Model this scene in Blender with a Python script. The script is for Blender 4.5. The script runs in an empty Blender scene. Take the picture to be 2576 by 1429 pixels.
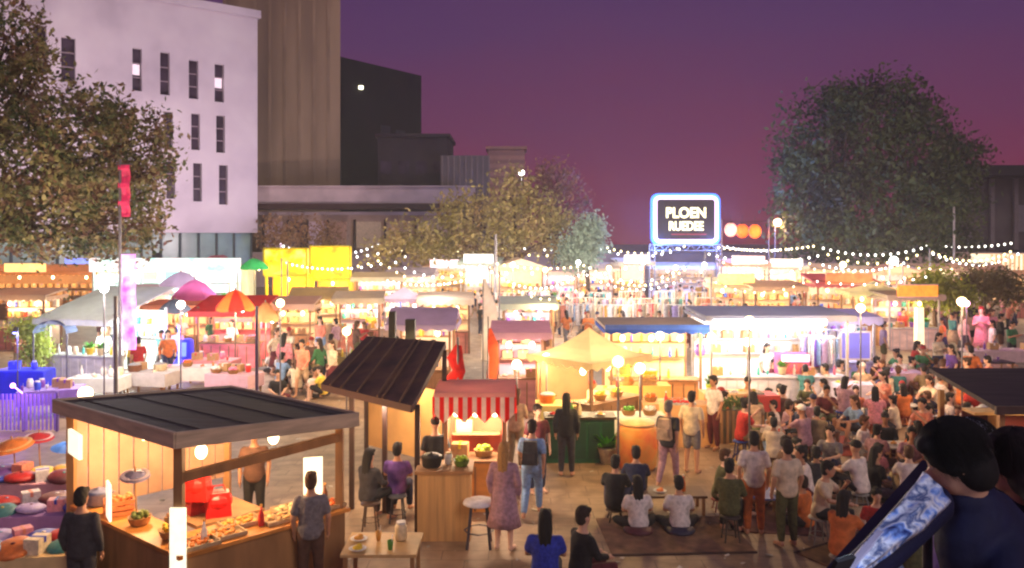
import bpy, bmesh, math, random
import numpy as np
from mathutils import Vector as V, Matrix, Euler
random.seed(11); np.random.seed(11)
C = bpy.context.scene.collection
R = math.radians
# ---------------------------------------------------------------- camera
F, CX, HY, CH = 2022.0, 1288.0, 591.0, 5.0      # measured on the photograph (2576 px wide)
cd = bpy.data.cameras.new('camera'); cam = bpy.data.objects.new('camera', cd); C.objects.link(cam)
cam.location = (0, 0, CH); cam.rotation_euler = (R(90), 0, 0)
cd.sensor_width = 36; cd.lens = F/2576*36; cd.shift_y = -(714.5-HY)/2576
cd.clip_start = .1; cd.clip_end = 1500
sc = bpy.context.scene; sc.camera = cam
# ---------------------------------------------------------------- sky
w = bpy.data.worlds.new('World'); sc.world = w; w.use_nodes = True
nt = w.node_tree; bg = nt.nodes['Background']
def lin(c):
    return tuple((x/255/12.92 if x/255 <= .04045 else ((x/255+.055)/1.055)**2.4) for x in c)
tc = nt.nodes.new('ShaderNodeTexCoord'); sp = nt.nodes.new('ShaderNodeSeparateXYZ'); cr = nt.nodes.new('ShaderNodeValToRGB')
nt.links.new(tc.outputs['Generated'], sp.inputs[0])
nz = nt.nodes.new('ShaderNodeTexNoise'); nz.inputs['Scale'].default_value = 3; nz.inputs['Detail'].default_value = 3
mp = nt.nodes.new('ShaderNodeMapping'); mp.inputs['Scale'].default_value = (1, 1, 4)
nt.links.new(tc.outputs['Generated'], mp.inputs[0]); nt.links.new(mp.outputs[0], nz.inputs['Vector'])
ma = nt.nodes.new('ShaderNodeMath'); ma.operation = 'MULTIPLY_ADD'; ma.inputs[1].default_value = .12; 
nt.links.new(nz.outputs[0], ma.inputs[0]); 
mb2 = nt.nodes.new('ShaderNodeMath'); mb2.operation = 'SUBTRACT'; mb2.inputs[1].default_value = .06
nt.links.new(sp.outputs['Z'], mb2.inputs[0]); nt.links.new(mb2.outputs[0], ma.inputs[2]); nt.links.new(ma.outputs[0], cr.inputs[0])
els = [(0, (118, 42, 58)), (.07, (112, 46, 74)), (.15, (100, 50, 84)), (.24, (86, 52, 92)), (.34, (74, 50, 96)), (1, (44, 36, 80))]
cr.color_ramp.elements[0].position = 0; cr.color_ramp.elements[0].color = (*lin(els[0][1]), 1)
cr.color_ramp.elements[1].position = 1; cr.color_ramp.elements[1].color = (*lin(els[-1][1]), 1)
for p, c in els[1:-1]:
    e = cr.color_ramp.elements.new(p); e.color = (*lin(c), 1)
nt.links.new(cr.outputs[0], bg.inputs[0]); bg.inputs[1].default_value = .74
# ---------------------------------------------------------------- the one sun lamp: soft glow of the city floodlights
sl = bpy.data.lights.new('sun', 'SUN'); sun = bpy.data.objects.new('sun', sl); C.objects.link(sun)
sl.energy = .55; sl.angle = R(25); sl.color = (1, .86, .80)
sun.rotation_euler = (R(58), 0, R(32))
sc.view_settings.view_transform = 'Standard'; sc.view_settings.look = 'None'; sc.view_settings.exposure = .5; sc.view_settings.gamma = 1
sc.cycles.pixel_filter_type = 'BLACKMAN_HARRIS'; sc.cycles.filter_width = 2.3
sc.cycles.max_bounces = 5; sc.cycles.diffuse_bounces = 2; sc.cycles.sample_clamp_indirect = 3; sc.cycles.sample_clamp_direct = 12
sc.cycles.transparent_max_bounces = 6

def at(X, Y, d): return V(((X-CX)/F*d, d, CH-(Y-HY)/F*d))
def gnd(X, Y, z=0.0):
    d = (CH-z)*F/(Y-HY); return V(((X-CX)/F*d, d, z))
# ---------------------------------------------------------------- materials
MATS = {}
def mat(key, col, rough=.75, emit=0, noise=.18, scale=6, metal=0, trans=0, bump=0, ramp=None, wave=None, brick=None, ecol=None, stretch=None):
    if key in MATS: return MATS[key]
    m = bpy.data.materials.new(key); m.use_nodes = True; MATS[key] = m
    n = m.node_tree; b = n.nodes['Principled BSDF']; L = n.links.new
    col = lin(col)
    b.inputs['Roughness'].default_value = rough; b.inputs['Metallic'].default_value = metal
    t = n.nodes.new('ShaderNodeTexCoord'); src = t.outputs['Object']
    if stretch:
        q = n.nodes.new('ShaderNodeMapping'); q.inputs['Scale'].default_value = stretch; L(src, q.inputs[0]); src = q.outputs[0]
    x = n.nodes.new('ShaderNodeTexNoise'); x.inputs['Scale'].default_value = scale; x.inputs['Detail'].default_value = 5
    L(src, x.inputs['Vector'])
    r = n.nodes.new('ShaderNodeValToRGB'); L(x.outputs[0], r.inputs[0])
    if ramp:
        cs = [lin(c) for c in ramp]
        r.color_ramp.elements[0].color = (*cs[0], 1); r.color_ramp.elements[0].position = .3
        r.color_ramp.elements[1].color = (*cs[-1], 1); r.color_ramp.elements[1].position = .7
        for i, c in enumerate(cs[1:-1]):
            e = r.color_ramp.elements.new(.3+.4*(i+1)/(len(cs)-1)); e.color = (*c, 1)
    else:
        r.color_ramp.elements[0].color = (*[c*(1-noise) for c in col], 1); r.color_ramp.elements[0].position = .3
        r.color_ramp.elements[1].color = (*[min(1, c*(1+noise)) for c in col], 1); r.color_ramp.elements[1].position = .7
    out = r.outputs[0]
    if wave:   # stripes: (second colour, scale, axis, hardness)
        wv = n.nodes.new('ShaderNodeTexWave'); wv.bands_direction = wave[2]; wv.inputs['Scale'].default_value = wave[1]
        wr = n.nodes.new('ShaderNodeValToRGB'); h = wave[3] if len(wave) > 3 else .05
        wr.color_ramp.elements[0].position = .5-h; wr.color_ramp.elements[1].position = .5+h
        L(t.outputs['Object'], wv.inputs['Vector']); L(wv.outputs[1 if len(wv.outputs) > 1 else 0], wr.inputs[0])
        mx = n.nodes.new('ShaderNodeMixRGB'); mx.inputs[2].default_value = (*lin(wave[0]), 1)
        L(wr.outputs[0], mx.inputs[0]); L(out, mx.inputs[1]); out = mx.outputs[0]
    if brick:  # (mortar colour, scale, width, height)
        bk = n.nodes.new('ShaderNodeTexBrick'); bk.inputs['Scale'].default_value = brick[1]; bk.inputs['Mortar Size'].default_value = .012
        bk.inputs['Brick Width'].default_value = brick[2]; bk.inputs['Row Height'].default_value = brick[3]
        bk.inputs['Mortar'].default_value = (*lin(brick[0]), 1); L(t.outputs['Object'], bk.inputs['Vector'])
        L(out, bk.inputs['Color1']); L(out, bk.inputs['Color2']); out = bk.outputs[0]
    L(out, b.inputs['Base Color'])
    if emit:
        if ecol: b.inputs['Emission Color'].default_value = (*lin(ecol), 1)
        else: L(out, b.inputs['Emission Color'])
        b.inputs['Emission Strength'].default_value = emit
        m.cycles.emission_sampling = 'NONE'
    if bump:
        bp = n.nodes.new('ShaderNodeBump'); bp.inputs['Strength'].default_value = bump; bp.inputs['Distance'].default_value = .03
        L(x.outputs[0], bp.inputs['Height']); L(bp.outputs[0], b.inputs['Normal'])
    if trans:
        tr = n.nodes.new('ShaderNodeBsdfTranslucent'); L(out, tr.inputs[0]); ms = n.nodes.new('ShaderNodeMixShader'); ms.inputs[0].default_value = trans
        o = n.nodes['Material Output']; L(b.outputs[0], ms.inputs[1]); L(tr.outputs[0], ms.inputs[2]); L(ms.outputs[0], o.inputs[0])
    return m
# ---------------------------------------------------------------- mesh builder
class MB:
    def __init__(s): s.v = []; s.f = []
    def add(s, vs, fs):
        k = len(s.v); s.v += [tuple(p) for p in vs]; s.f += [tuple(i+k for i in f) for f in fs]; return s
    def box(s, c, d, rot=None, taper=1):
        x, y, z = d[0]/2, d[1]/2, d[2]/2; vs = []
        for k, t in ((-1, 1), (1, taper)):
            for a, b in ((-1, -1), (1, -1), (1, 1), (-1, 1)): vs.append(V((a*x*t, b*y*t, k*z)))
        if rot is not None:
            m = rot if isinstance(rot, Matrix) else Euler(rot).to_matrix(); vs = [m @ v for v in vs]
        return s.add([v+V(c) for v in vs], [(3, 2, 1, 0), (4, 5, 6, 7), (0, 1, 5, 4), (1, 2, 6, 5), (2, 3, 7, 6), (3, 0, 4, 7)])
    def tube(s, pts, rad, side=V((1, 0, 0)), n=10, cap=True):
        pts = [V(p) for p in pts]; rad = [(r, r) if not isinstance(r, tuple) else r for r in rad]
        if cap == 'round':
            t0 = (pts[0]-pts[1]).normalized(); t1 = (pts[-1]-pts[-2]).normalized()
            r0, r1 = rad[0], rad[-1]; m0, m1 = min(r0), min(r1)
            pts = [pts[0]+t0*m0*.8, pts[0]+t0*m0*.45]+pts+[pts[-1]+t1*m1*.45, pts[-1]+t1*m1*.8]
            rad = [(r0[0]*.35, r0[1]*.35), (r0[0]*.8, r0[1]*.8)]+rad+[(r1[0]*.8, r1[1]*.8), (r1[0]*.35, r1[1]*.35)]
        vs = []; m = len(pts)
        for i, p in enumerate(pts):
            t = (pts[min(i+1, m-1)]-pts[max(i-1, 0)]).normalized()
            sd = side-t*side.dot(t)
            if sd.length < .15: sd = V((0, 1, 0))-t*t.y
            if sd.length < .15: sd = V((0, 0, 1))-t*t.z
            sd.normalize(); up = t.cross(sd)
            for j in range(n):
                a = 2*math.pi*j/n; vs.append(p+sd*math.cos(a)*rad[i][0]+up*math.sin(a)*rad[i][1])
        fs = [(i*n+j, i*n+(j+1) % n, (i+1)*n+(j+1) % n, (i+1)*n+j) for i in range(m-1) for j in range(n)]
        if cap: fs += [tuple(range(n-1, -1, -1)), tuple(range((m-1)*n, m*n))]
        return s.add(vs, fs)
    def cyl(s, a, b, r, r2=None, n=10): return s.tube([a, b], [r, r if r2 is None else r2], n=n)
    def ell(s, c, r, n=12, m=8, rot=None):
        vs = []
        for i in range(m+1):
            ph = math.pi*i/m
            for j in range(n):
                a = 2*math.pi*j/n; vs.append(V((r[0]*math.sin(ph)*math.cos(a), r[1]*math.sin(ph)*math.sin(a), r[2]*math.cos(ph))))
        if rot is not None: vs = [rot @ v for v in vs]
        fs = [(i*n+j, (i+1)*n+j, (i+1)*n+(j+1) % n, i*n+(j+1) % n) for i in range(m) for j in range(n)]
        return s.add([v+V(c) for v in vs], fs)
    def lathe(s, c, prof, n=14, closed=True):
        c = V(c); vs = [c+V((r*math.cos(2*math.pi*j/n), r*math.sin(2*math.pi*j/n), z)) for r, z in prof for j in range(n)]
        m = len(prof); fs = [(i*n+j, i*n+(j+1) % n, (i+1)*n+(j+1) % n, (i+1)*n+j) for i in range(m-1) for j in range(n)]
        if closed: fs += [tuple(range(n-1, -1, -1)), tuple(range((m-1)*n, m*n))]
        return s.add(vs, fs)
    def slab(s, quad, th):   # quad of 4 points, thickness downward
        q = [V(p) for p in quad]; d = V((0, 0, -th))
        return s.add(q+[p+d for p in q], [(0, 1, 2, 3), (7, 6, 5, 4), (0, 4, 5, 1), (1, 5, 6, 2), (2, 6, 7, 3), (3, 7, 4, 0)])
    def mesh(s, name, m=None, smooth=False):
        me = bpy.data.meshes.new(name); me.from_pydata(s.v, [], s.f); me.update()
        b = bmesh.new(); b.from_mesh(me); bmesh.ops.remove_doubles(b, verts=b.verts, dist=1e-5); bmesh.ops.recalc_face_normals(b, faces=b.faces); b.to_mesh(me); b.free()
        if smooth: me.polygons.foreach_set('use_smooth', [True]*len(me.polygons))
        if m: me.materials.append(m)
        return me
def link(name, me, parent=None, loc=None, m=None):
    o = bpy.data.objects.new(name, me); C.objects.link(o)
    if parent: o.parent = parent
    if loc is not None: o.location = loc
    if m is not None:
        if not me.materials: me.materials.append(m)
        else: o.material_slots[0].link = 'OBJECT'; o.material_slots[0].material = m
    return o
def part(name, mb, m, parent=None, smooth=False, loc=None): return link(name, mb.mesh(name, m, smooth), parent, loc)
def tag(o, label=None, cat=None, group=None, kind=None):
    if label: o['label'] = label
    if cat: o['category'] = cat
    if group: o['group'] = group
    if kind: o['kind'] = kind
    return o
def thing(name, label, cat, loc=(0, 0, 0), rot=0, group=None):
    o = bpy.data.objects.new(name, None); C.objects.link(o); o.location = loc; o.rotation_euler = (0, 0, rot); o.empty_display_size = .2
    return tag(o, label, cat, group)
def kids(o): return [c for c in bpy.data.objects if c.parent == o]
def light(parent, loc, col, power, r=.12, name='lamp_light'):
    l = bpy.data.lights.new(name, 'POINT'); l.energy = power; l.color = lin(col); l.shadow_soft_size = r
    o = bpy.data.objects.new(name, l); C.objects.link(o); o.parent = parent; o.location = loc; return o
WARM, WHITE, COOL, PINK, PURP = (255, 220, 168), (250, 242, 235), (215, 235, 255), (255, 170, 215), (200, 120, 255)
# ---------------------------------------------------------------- ground
gm = mat('paving', (150, 126, 112), .6, ramp=[(112, 92, 72), (158, 132, 106), (128, 104, 84), (182, 154, 126)], scale=.9, bump=.15, brick=((120, 98, 80), 1.1, .8, .4))
g = MB().slab([(-260, -30, 0), (260, -30, 0), (260, 420, 0), (-260, 420, 0)], .3); tag(part('ground', g, gm), kind='structure')
# ---------------------------------------------------------------- buildings
def on_plane(X, Y, p, n):
    d = V(((X-CX)/F, 1, -(Y-HY)/F)); o = V((0, 0, CH)); t = (V(p)-o).dot(V(n))/d.dot(V(n)); return o+d*t
def wallbox(mb, a, b, z0, z1, th):      # wall box between ground points a and b, thickness going away from camera
    a = V((a[0], a[1], 0)); b = V((b[0], b[1], 0)); u = (b-a).normalized(); nrm = V((-u.y, u.x, 0))
    if nrm.y < 0: nrm = -nrm
    q = [a, b, b+nrm*th, a+nrm*th]
    mb.slab([p+V((0, 0, z1)) for p in q], z1-z0); return mb
# white building at the left
PR = V((-23.75, 75, 0)); u = V((-6.4, -5.2, 0)).normalized(); nW = V((u.y, -u.x, 0)); 
if nW.y > 0: nW = -nW
HW = 25.4
PL = PR+u*52
white = mat('white_render', (214, 204, 214), .85, scale=.25, ramp=[(192, 180, 192), (214, 202, 212), (226, 216, 222)])
dark_glass = mat('dark_window_glass', (66, 56, 68), .2, scale=.7, noise=.5)
b1 = thing('white_building', 'tall pale pink-white building with narrow slit windows behind the leafy tree', 'building', PR)
def rel(p): return V(p)-PR
holes = [(345, 120, 230, 24), (415, 130, 240, 24), (487, 150, 250, 24), (552, 160, 258, 24), (424, 280, 372, 22), (492, 285, 378, 22), (555, 290, 385, 22),
         (430, 405, 500, 22), (497, 410, 507, 22), (562, 415, 515, 22), (172, 92, 205, 36), (100, 60, 190, 34)]
wb = MB()
# wall with real recesses: build the facade as strips in (s, z) around the holes
hs = []
for X, y0, y1, wd in holes:
    a = on_plane(X-wd/2, y0, PR, nW); b = on_plane(X+wd/2, y1, PR, nW); s0 = (b-PR).dot(u); s1 = (a-PR).dot(u)
    hs.append((min(s0, s1), max(s0, s1), b.z, a.z))
ss = sorted({0., 52.} | {h[0] for h in hs} | {h[1] for h in hs}); zz = sorted({5.2, HW} | {h[2] for h in hs} | {h[3] for h in hs})
def P(s, z, dep=0): return rel(PR+u*s-nW*dep+V((0, 0, z)))
for i in range(len(ss)-1):
    for j in range(len(zz)-1):
        s, z = (ss[i]+ss[i+1])/2, (zz[j]+zz[j+1])/2
        if any(h[0] < s < h[1] and h[2] < z < h[3] for h in hs): continue
        wb.add([P(ss[i], zz[j]), P(ss[i+1], zz[j]), P(ss[i+1], zz[j+1]), P(ss[i], zz[j+1])], [(0, 1, 2, 3)])
for h in hs:
    c = [(h[0], h[2]), (h[1], h[2]), (h[1], h[3]), (h[0], h[3])]
    for k in range(4):
        p, q = c[k], c[(k+1) % 4]; wb.add([P(*p), P(*q), P(*q, .5), P(*p, .5)], [(0, 1, 2, 3)])
wb.add([P(0, 5.2), P(0, 5.2, 22), P(0, HW, 22), P(0, HW), P(52, HW), P(52, HW, 22)], [(0, 1, 2, 3), (3, 2, 5, 4)])
part('wall', wb, white, b1)
pp = MB()
for s in (0, ): pp.slab([P(-.25, HW+.5, -.25), P(52, HW+.5, -.25), P(52, HW+.5, .5), P(-.25, HW+.5, .5)], .7)
part('parapet', pp, white, b1)
for h in hs:
    f = part('window', MB().slab([P(h[0], h[3], .42), P(h[1], h[3], .42), P(h[1], h[3], .5), P(h[0], h[3], .5)], h[3]-h[2]), dark_glass, b1)
    m2 = MB()
    for t in (.33, .66): zc = h[2]+(h[3]-h[2])*t; m2.slab([P(h[0], zc+.05, .3), P(h[1], zc+.05, .3), P(h[1], zc+.05, .41), P(h[0], zc+.05, .41)], .1)
    part('frame', m2, mat('window_frame', (150, 132, 142)), f)
    if h is hs[0] or h is hs[3]: zc = h[2]+(h[3]-h[2])*.5; part('lit_blind', MB().slab([P(h[0]+.1, zc+.5, .36), P(h[1]-.1, zc+.5, .36), P(h[1]-.1, zc+.5, .40), P(h[0]+.1, zc+.5, .40)], .9), mat('lit_blind', (240, 220, 230), emit=.5), f)
teal_glass = mat('shopfront_glass', (122, 150, 142), .3, scale=.5, noise=.3)
gb = MB().slab([P(0.3, 5.19, .6), P(52, 5.19, .6), P(52, 5.19, 3), P(.3, 5.19, 3)], 5.19)
part('glazed_base', gb, teal_glass, b1)
mu = MB()
for k in range(22): s = .4+k*1.6; mu.box(P(s, 2.6, .5), (.16, .16, 5.1))
part('mullion', mu, mat('mullion_metal', (80, 92, 96)), b1)
for i, sx in enumerate((3, 13, 24, 36)):
    q = PR+u*sx+nW*15; fr = thing('floodlight', ['floodlight on a post washing the right corner of the white building', 'second floodlight washing the white building', 'third floodlight washing the white building', 'floodlight washing the white building behind the leafy tree'][i], 'floodlight', q)
    part('post', MB().cyl((0, 0, 0), (0, 0, 3.4), .06), mat('flood_post', (70, 68, 72), .5), fr); part('housing', MB().box((0, 0, 3.6), (.5, .3, .35)), mat('flood_post', (70, 68, 72)), fr)
    l = bpy.data.lights.new('flood', 'SPOT'); l.energy = 3300; l.color = lin((248, 222, 228)); l.spot_size = R(130); l.spot_blend = .6; l.shadow_soft_size = .3
    lo = bpy.data.objects.new('flood', l); C.objects.link(lo); lo.parent = fr; lo.location = (0, 0, 4.0); lo.rotation_euler = (PR+u*(sx+1)+V((0, 0, 17))-q-V((0, 0, 4))).to_track_quat('-Z', 'Y').to_euler()
# brown tower with upright ribs
def plain_building(name, label, corners, z1, m, th=14, ribs=None, cap=None, z0=0):
    a, b = corners; root = thing(name, label, 'building', (a[0], a[1], 0))
    r0 = V((a[0], a[1], 0)); part('wall', wallbox(MB(), V(a)-r0, V(b)-r0, z0, z1, th), m, root)
    A, B = V((a[0], a[1], 0)), V((b[0], b[1], 0)); uu = (B-A).normalized(); n = V((uu.y, -uu.x, 0)); n = n if n.y < 0 else -n
    if ribs:
        rb = MB(); L = (B-A).length; k = int(L/ribs[0])
        for i in range(k+1):
            c = uu*(i*ribs[0]+.2)+n*(ribs[2]/2+.003); rb.box(c+V((0, 0, (z1+z0)/2)), (ribs[1], ribs[2], z1-z0-.1), (0, 0, math.atan2(uu.y, uu.x)))
        part('rib', rb, ribs[3], root)
    if cap: part('parapet', wallbox(MB(), (-.25*uu+n*.25), (B-A)+.25*uu+n*.25, z1, z1+cap, th+.5), m, root)
    return root, A, uu, n
brown = mat('brown_concrete', (140, 118, 98), .85, scale=.3, ramp=[(122, 104, 88), (146, 124, 100), (166, 142, 114)], stretch=(1, 1, .15))
brown2 = mat('brown_rib', (150, 128, 104), .85, scale=.3)
a = at(560, 600, 86); b = at(856, 600, 88.6)
plain_building('brown_tower', 'tall brown ribbed tower rising out of the picture beside the white building', (a, b), 42, brown, 16, ribs=(1.55, .3, .14, brown2), cap=.6)
darkm = mat('dark_green_cladding', (44, 44, 40), .8, scale=.4, ramp=[(26, 24, 26), (34, 36, 32), (40, 34, 34)])
a = at(857.5, 600, 92); b = at(1060, 600, 103)
r, A, uu, n = plain_building('dark_tower', 'dark block with a sloping roofline next to the brown ribbed tower', (a, b), 25.4, darkm, 14)
t = MB().box(uu*3+n*.1+V((0, 0, 22.3)), (.5, .3, .4)); part('wall_lamp', t, mat('lamp_glow_small', (255, 240, 200), emit=4), r)
for i, z in ((1, 17.5), (2, 17.2)): part('window', MB().box(uu*(4.5+i*2.6)+n*.03+V((0, 0, z)), (1.6, .1, 1.6), (0, 0, math.atan2(uu.y, uu.x))), mat('dim_pane', (58, 62, 70), .3), r)
a = at(950, 600, 86); b = at(1127, 600, 86)
r, A, uu, n = plain_building('low_dark_block', 'squat dark block stepped below the dark tower', (a, b), 5+246/F*86, mat('dark_brick', (52, 40, 44), .85, scale=.5), 8, cap=.35)
for i in range(4): part('window', MB().box(V((.9+i*1.9, -.03, 12.2)), (1.2, .1, 1.4)), dark_glass, r)
greyr = mat('grey_sheet', (112, 100, 98), .7, scale=.5)
a = at(1108, 600, 83); b = at(1228, 600, 83)
plain_building('grey_ribbed_block', 'grey block with upright sheet ribs between the dark block and the pink tower', (a, b), 5+200/F*83, greyr, 6, ribs=(.6, .14, .12, mat('grey_rib', (140, 126, 120))))
pinkc = mat('salmon_render', (188, 140, 120), .8, scale=.5, wave=((160, 116, 104), .35, 'Z', .3))
a = at(1228, 600, 88); b = at(1320, 600, 88)
plain_building('salmon_tower', 'small salmon tower with banded walls behind the middle tree', (a, b), 5+216/F*88, pinkc, 5, cap=.3)
# low long building with pale parapet
a = at(656, 600, 79); b = at(1190, 600, 79)
lowm = mat('tan_plaster', (170, 140, 122), .8, scale=.4, ramp=[(146, 112, 104), (176, 146, 120), (190, 160, 140)])
r, A, uu, n = plain_building('low_building', 'long low tan building with a pale parapet and dark roof edge', (a, b), 7.3, lowm, 9)
part('dark_eave', MB().box(V((10.4, -.5, 7.75)), (21.6, 2.2, .55)), mat('dark_brown_trim', (60, 36, 34), .9), r)  # eave in plain dark brown, shared with the window frames
par = mat('pale_parapet', (182, 162, 160), .8, scale=.6)
part('parapet', MB().box(V((10.4, -.2, 8.85)), (21.4, 1.0, 1.6)).box(V((10.4, -.3, 9.72)), (21.6, 1.3, .14)), par, r)
part('ledge', MB().box(V((10.4, -.3, 7.1)), (21.4, .7, .3)), par, r)
for i, (x, cc) in enumerate([(1.3, (214, 190, 206)), (3.7, (60, 46, 58)), (5.6, (210, 182, 186)), (7.6, (196, 150, 120)), (10.6, (206, 180, 140)), (13.6, (180, 150, 120)), (16.6, (190, 166, 140))]):
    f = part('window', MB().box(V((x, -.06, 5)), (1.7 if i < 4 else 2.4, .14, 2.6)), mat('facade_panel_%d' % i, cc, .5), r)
    part('frame', MB().box(V((x-1.0 if i < 4 else x-1.35, -.15, 5)), (.16, .3, 3)), mat('dark_brown_trim', (60, 36, 34)), f)
# dark hall at the right
dk = mat('hall_cladding', (66, 60, 70), .85, scale=.4, ramp=[(50, 46, 58), (70, 62, 70), (86, 78, 84)])
a = at(2380, 600, 78); b = at(2640, 600, 78)
r, A, uu, n = plain_building('dark_hall', 'dark flat-roofed hall at the far right behind the big tree', (a, b), 10.6, dk, 10)
part('roof_edge', MB().box(V((5, -.6, 11.1)), (11.2, 3, 1.0)), mat('black_eave', (26, 20, 28)), r)
for x in (2.2, 4.3, 6.6): part('pilaster', MB().box(V((x, -.2, 5.3)), (.4, .36, 10.3)), mat('pale_pilaster', (104, 96, 104)), r)
part('window', MB().box(V((8, -.06, 6.6)), (2.4, .14, 2.6)), mat('grey_pane', (108, 104, 116), .3), r)
a = at(2490, 600, 70); b = at(2640, 600, 70)
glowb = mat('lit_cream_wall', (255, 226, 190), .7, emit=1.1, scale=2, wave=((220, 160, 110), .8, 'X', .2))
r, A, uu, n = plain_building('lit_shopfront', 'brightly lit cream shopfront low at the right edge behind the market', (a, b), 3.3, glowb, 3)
part('canopy', MB().box(V((2.6, -.8, 3.6)), (5.6, 2, .2)), mat('black_eave', (26, 20, 28)), r)
# boundary wall of the yard, seen between the stalls
bw = mat('yard_wall', (190, 164, 154), .85, scale=.4)
r = thing('yard_wall', 'long low plastered wall closing the yard behind the last stalls', 'wall', (0, 77.2, 0))
part('wall', MB().box(V((2, 0, 1.6)), (116, .4, 3.2)), bw, r); part('coping', MB().box(V((2, 0, 3.27)), (116.4, .6, .12)), par, r)
# ---------------------------------------------------------------- trees
def tree(label, base, lobes, nleaf, size, ramp, trunk_h, trunk_r, name='tree', seed=1, group=None, scale=1.2, barkcol=(84, 64, 52), cluster=26):
    rg = np.random.RandomState(seed); root = thing(name, label, 'tree', base, 0, group)
    tk = MB(); top = V((0, 0, trunk_h)); tk.tube([(0, 0, -.2), (0.05, 0, trunk_h*.5), top], [trunk_r*1.3, trunk_r, trunk_r*.8], n=10)
    for c, r in lobes:
        c = V(c); midp = top.lerp(c, .5)+V((0, 0, -.1*r[2])); tk.tube([top-V((0, 0, trunk_h*.15)), midp, c], [trunk_r*.6, trunk_r*.3, trunk_r*.12], n=7)
        for k in range(4):
            e = c+V((rg.uniform(-.7, .7)*r[0], rg.uniform(-.7, .7)*r[1], rg.uniform(-.3, .8)*r[2])); tk.tube([midp.lerp(c, .5), e], [trunk_r*.18, trunk_r*.05], n=5)
    part('trunk', tk, mat('bark_%d' % barkcol[0], barkcol, .9, bump=.4), root, True)
    vols = np.array([r[0]*r[1]*r[2] for c, r in lobes])**.75; vols /= vols.sum()
    ncl = nleaf//cluster; idx = rg.choice(len(lobes), ncl, p=vols)
    d = rg.normal(size=(ncl, 3)); d /= np.linalg.norm(d, axis=1)[:, None]; rad = rg.uniform(.35, 1.05, ncl)**.6
    cc = np.array([lobes[i][0] for i in idx])+d*rad[:, None]*np.array([lobes[i][1] for i in idx])
    cen = np.repeat(cc, cluster, 0)+rg.normal(size=(ncl*cluster, 3))*size*2.6
    N = len(cen); a = rg.normal(size=(N, 3)); a /= np.linalg.norm(a, axis=1)[:, None]; bb = np.cross(a, rg.normal(size=(N, 3))); bb /= np.linalg.norm(bb, axis=1)[:, None]
    sz = size*rg.uniform(.6, 1.4, N)[:, None]
    vs = np.stack([cen-a*sz, cen+bb*sz*.5, cen+a*sz, cen-bb*sz*.5], 1).reshape(-1, 3)
    me = bpy.data.meshes.new('crown'); me.vertices.add(4*N); me.vertices.foreach_set('co', vs.ravel()); me.loops.add(4*N); me.loops.foreach_set('vertex_index', np.arange(4*N))
    me.polygons.add(N); me.polygons.foreach_set('loop_start', np.arange(N)*4); me.update(); me.validate()
    me.materials.append(mat('leaf_'+label[:14].replace(' ', '_'), (60, 70, 40), .6, ramp=ramp, scale=scale, trans=.3)); link('crown', me, root)
    return root
# near left tree, trunk at the left edge
def lobe(X, Y, d, rx, rz, base): p = at(X, Y, d)-V(base); return ((p.x, p.y, p.z), (rx/F*d, rx/F*d*.9, rz/F*d))
D = 27; b = V((-20, D+1, 0))
tree('leafy green and rust tree leaning in over the left edge of the market', b,
     [lobe(10, 110, D, 110, 120, b), lobe(80, 190, D+1, 80, 100, b), lobe(200, 330, D, 150, 115, b), lobe(340, 350, D+.5, 85, 100, b), lobe(60, 400, D, 120, 130, b), lobe(250, 470, D+.5, 130, 90, b),
      lobe(380, 500, D, 55, 75, b), lobe(120, 540, D+1, 140, 75, b), lobe(330, 560, D+.5, 90, 45, b), lobe(-80, 300, D, 140, 300, b), lobe(220, 400, D-1, 130, 130, b), lobe(300, 600, D, 100, 35, b), lobe(150, 610, D, 130, 30, b), lobe(410, 420, D, 40, 90, b)],
     22000, .105, [(104, 70, 64), (68, 92, 50), (162, 154, 104), (128, 90, 76), (54, 74, 44)], 5.2, .32, seed=3)
D = 60; b = V((at(2230, 600, D).x, D, 0))
tree('big round dark tree standing alone at the right beyond the stalls', b,
     [lobe(2200, 290, D, 150, 100, b), lobe(2080, 360, D, 130, 140, b), lobe(2300, 380, D, 130, 120, b), lobe(2380, 460, D, 80, 110, b), lobe(2050, 500, D, 110, 130, b), lobe(2230, 520, D, 210, 130, b), lobe(2200, 245, D, 55, 45, b),
      lobe(2370, 600, D, 80, 70, b), lobe(2120, 610, D, 150, 60, b), lobe(2010, 420, D, 50, 60, b), lobe(2440, 390, D, 40, 50, b), lobe(2130, 250, D, 45, 40, b), lobe(1985, 560, D, 50, 60, b)], 30000, .19, [(42, 52, 42), (58, 78, 46), (92, 106, 60), (64, 64, 46), (42, 62, 44)], 4.5, .5, seed=4, scale=.35, cluster=20)
D = 52; b = V((at(1300, 600, D).x, D, 0))
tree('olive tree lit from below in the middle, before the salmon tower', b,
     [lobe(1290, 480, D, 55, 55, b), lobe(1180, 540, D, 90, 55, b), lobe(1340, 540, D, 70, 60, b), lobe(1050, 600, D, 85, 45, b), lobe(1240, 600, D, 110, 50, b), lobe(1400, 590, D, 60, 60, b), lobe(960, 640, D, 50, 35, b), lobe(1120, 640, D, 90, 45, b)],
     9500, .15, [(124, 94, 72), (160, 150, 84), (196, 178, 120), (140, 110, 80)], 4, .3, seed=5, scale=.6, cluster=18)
D = 54; b = V((at(1400, 600, D).x, D, 0))
tree('thin sparse tree with bare twigs against the purple sky', b, [lobe(1400, 450, D, 55, 45, b), lobe(1430, 510, D, 55, 50, b), lobe(1370, 480, D, 50, 50, b)], 1800, .13, [(120, 84, 84), (150, 110, 96), (96, 84, 60)], 5, .2, seed=6, cluster=6)
D = 50; b = V((at(1478, 600, D).x, D, 0))
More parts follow.
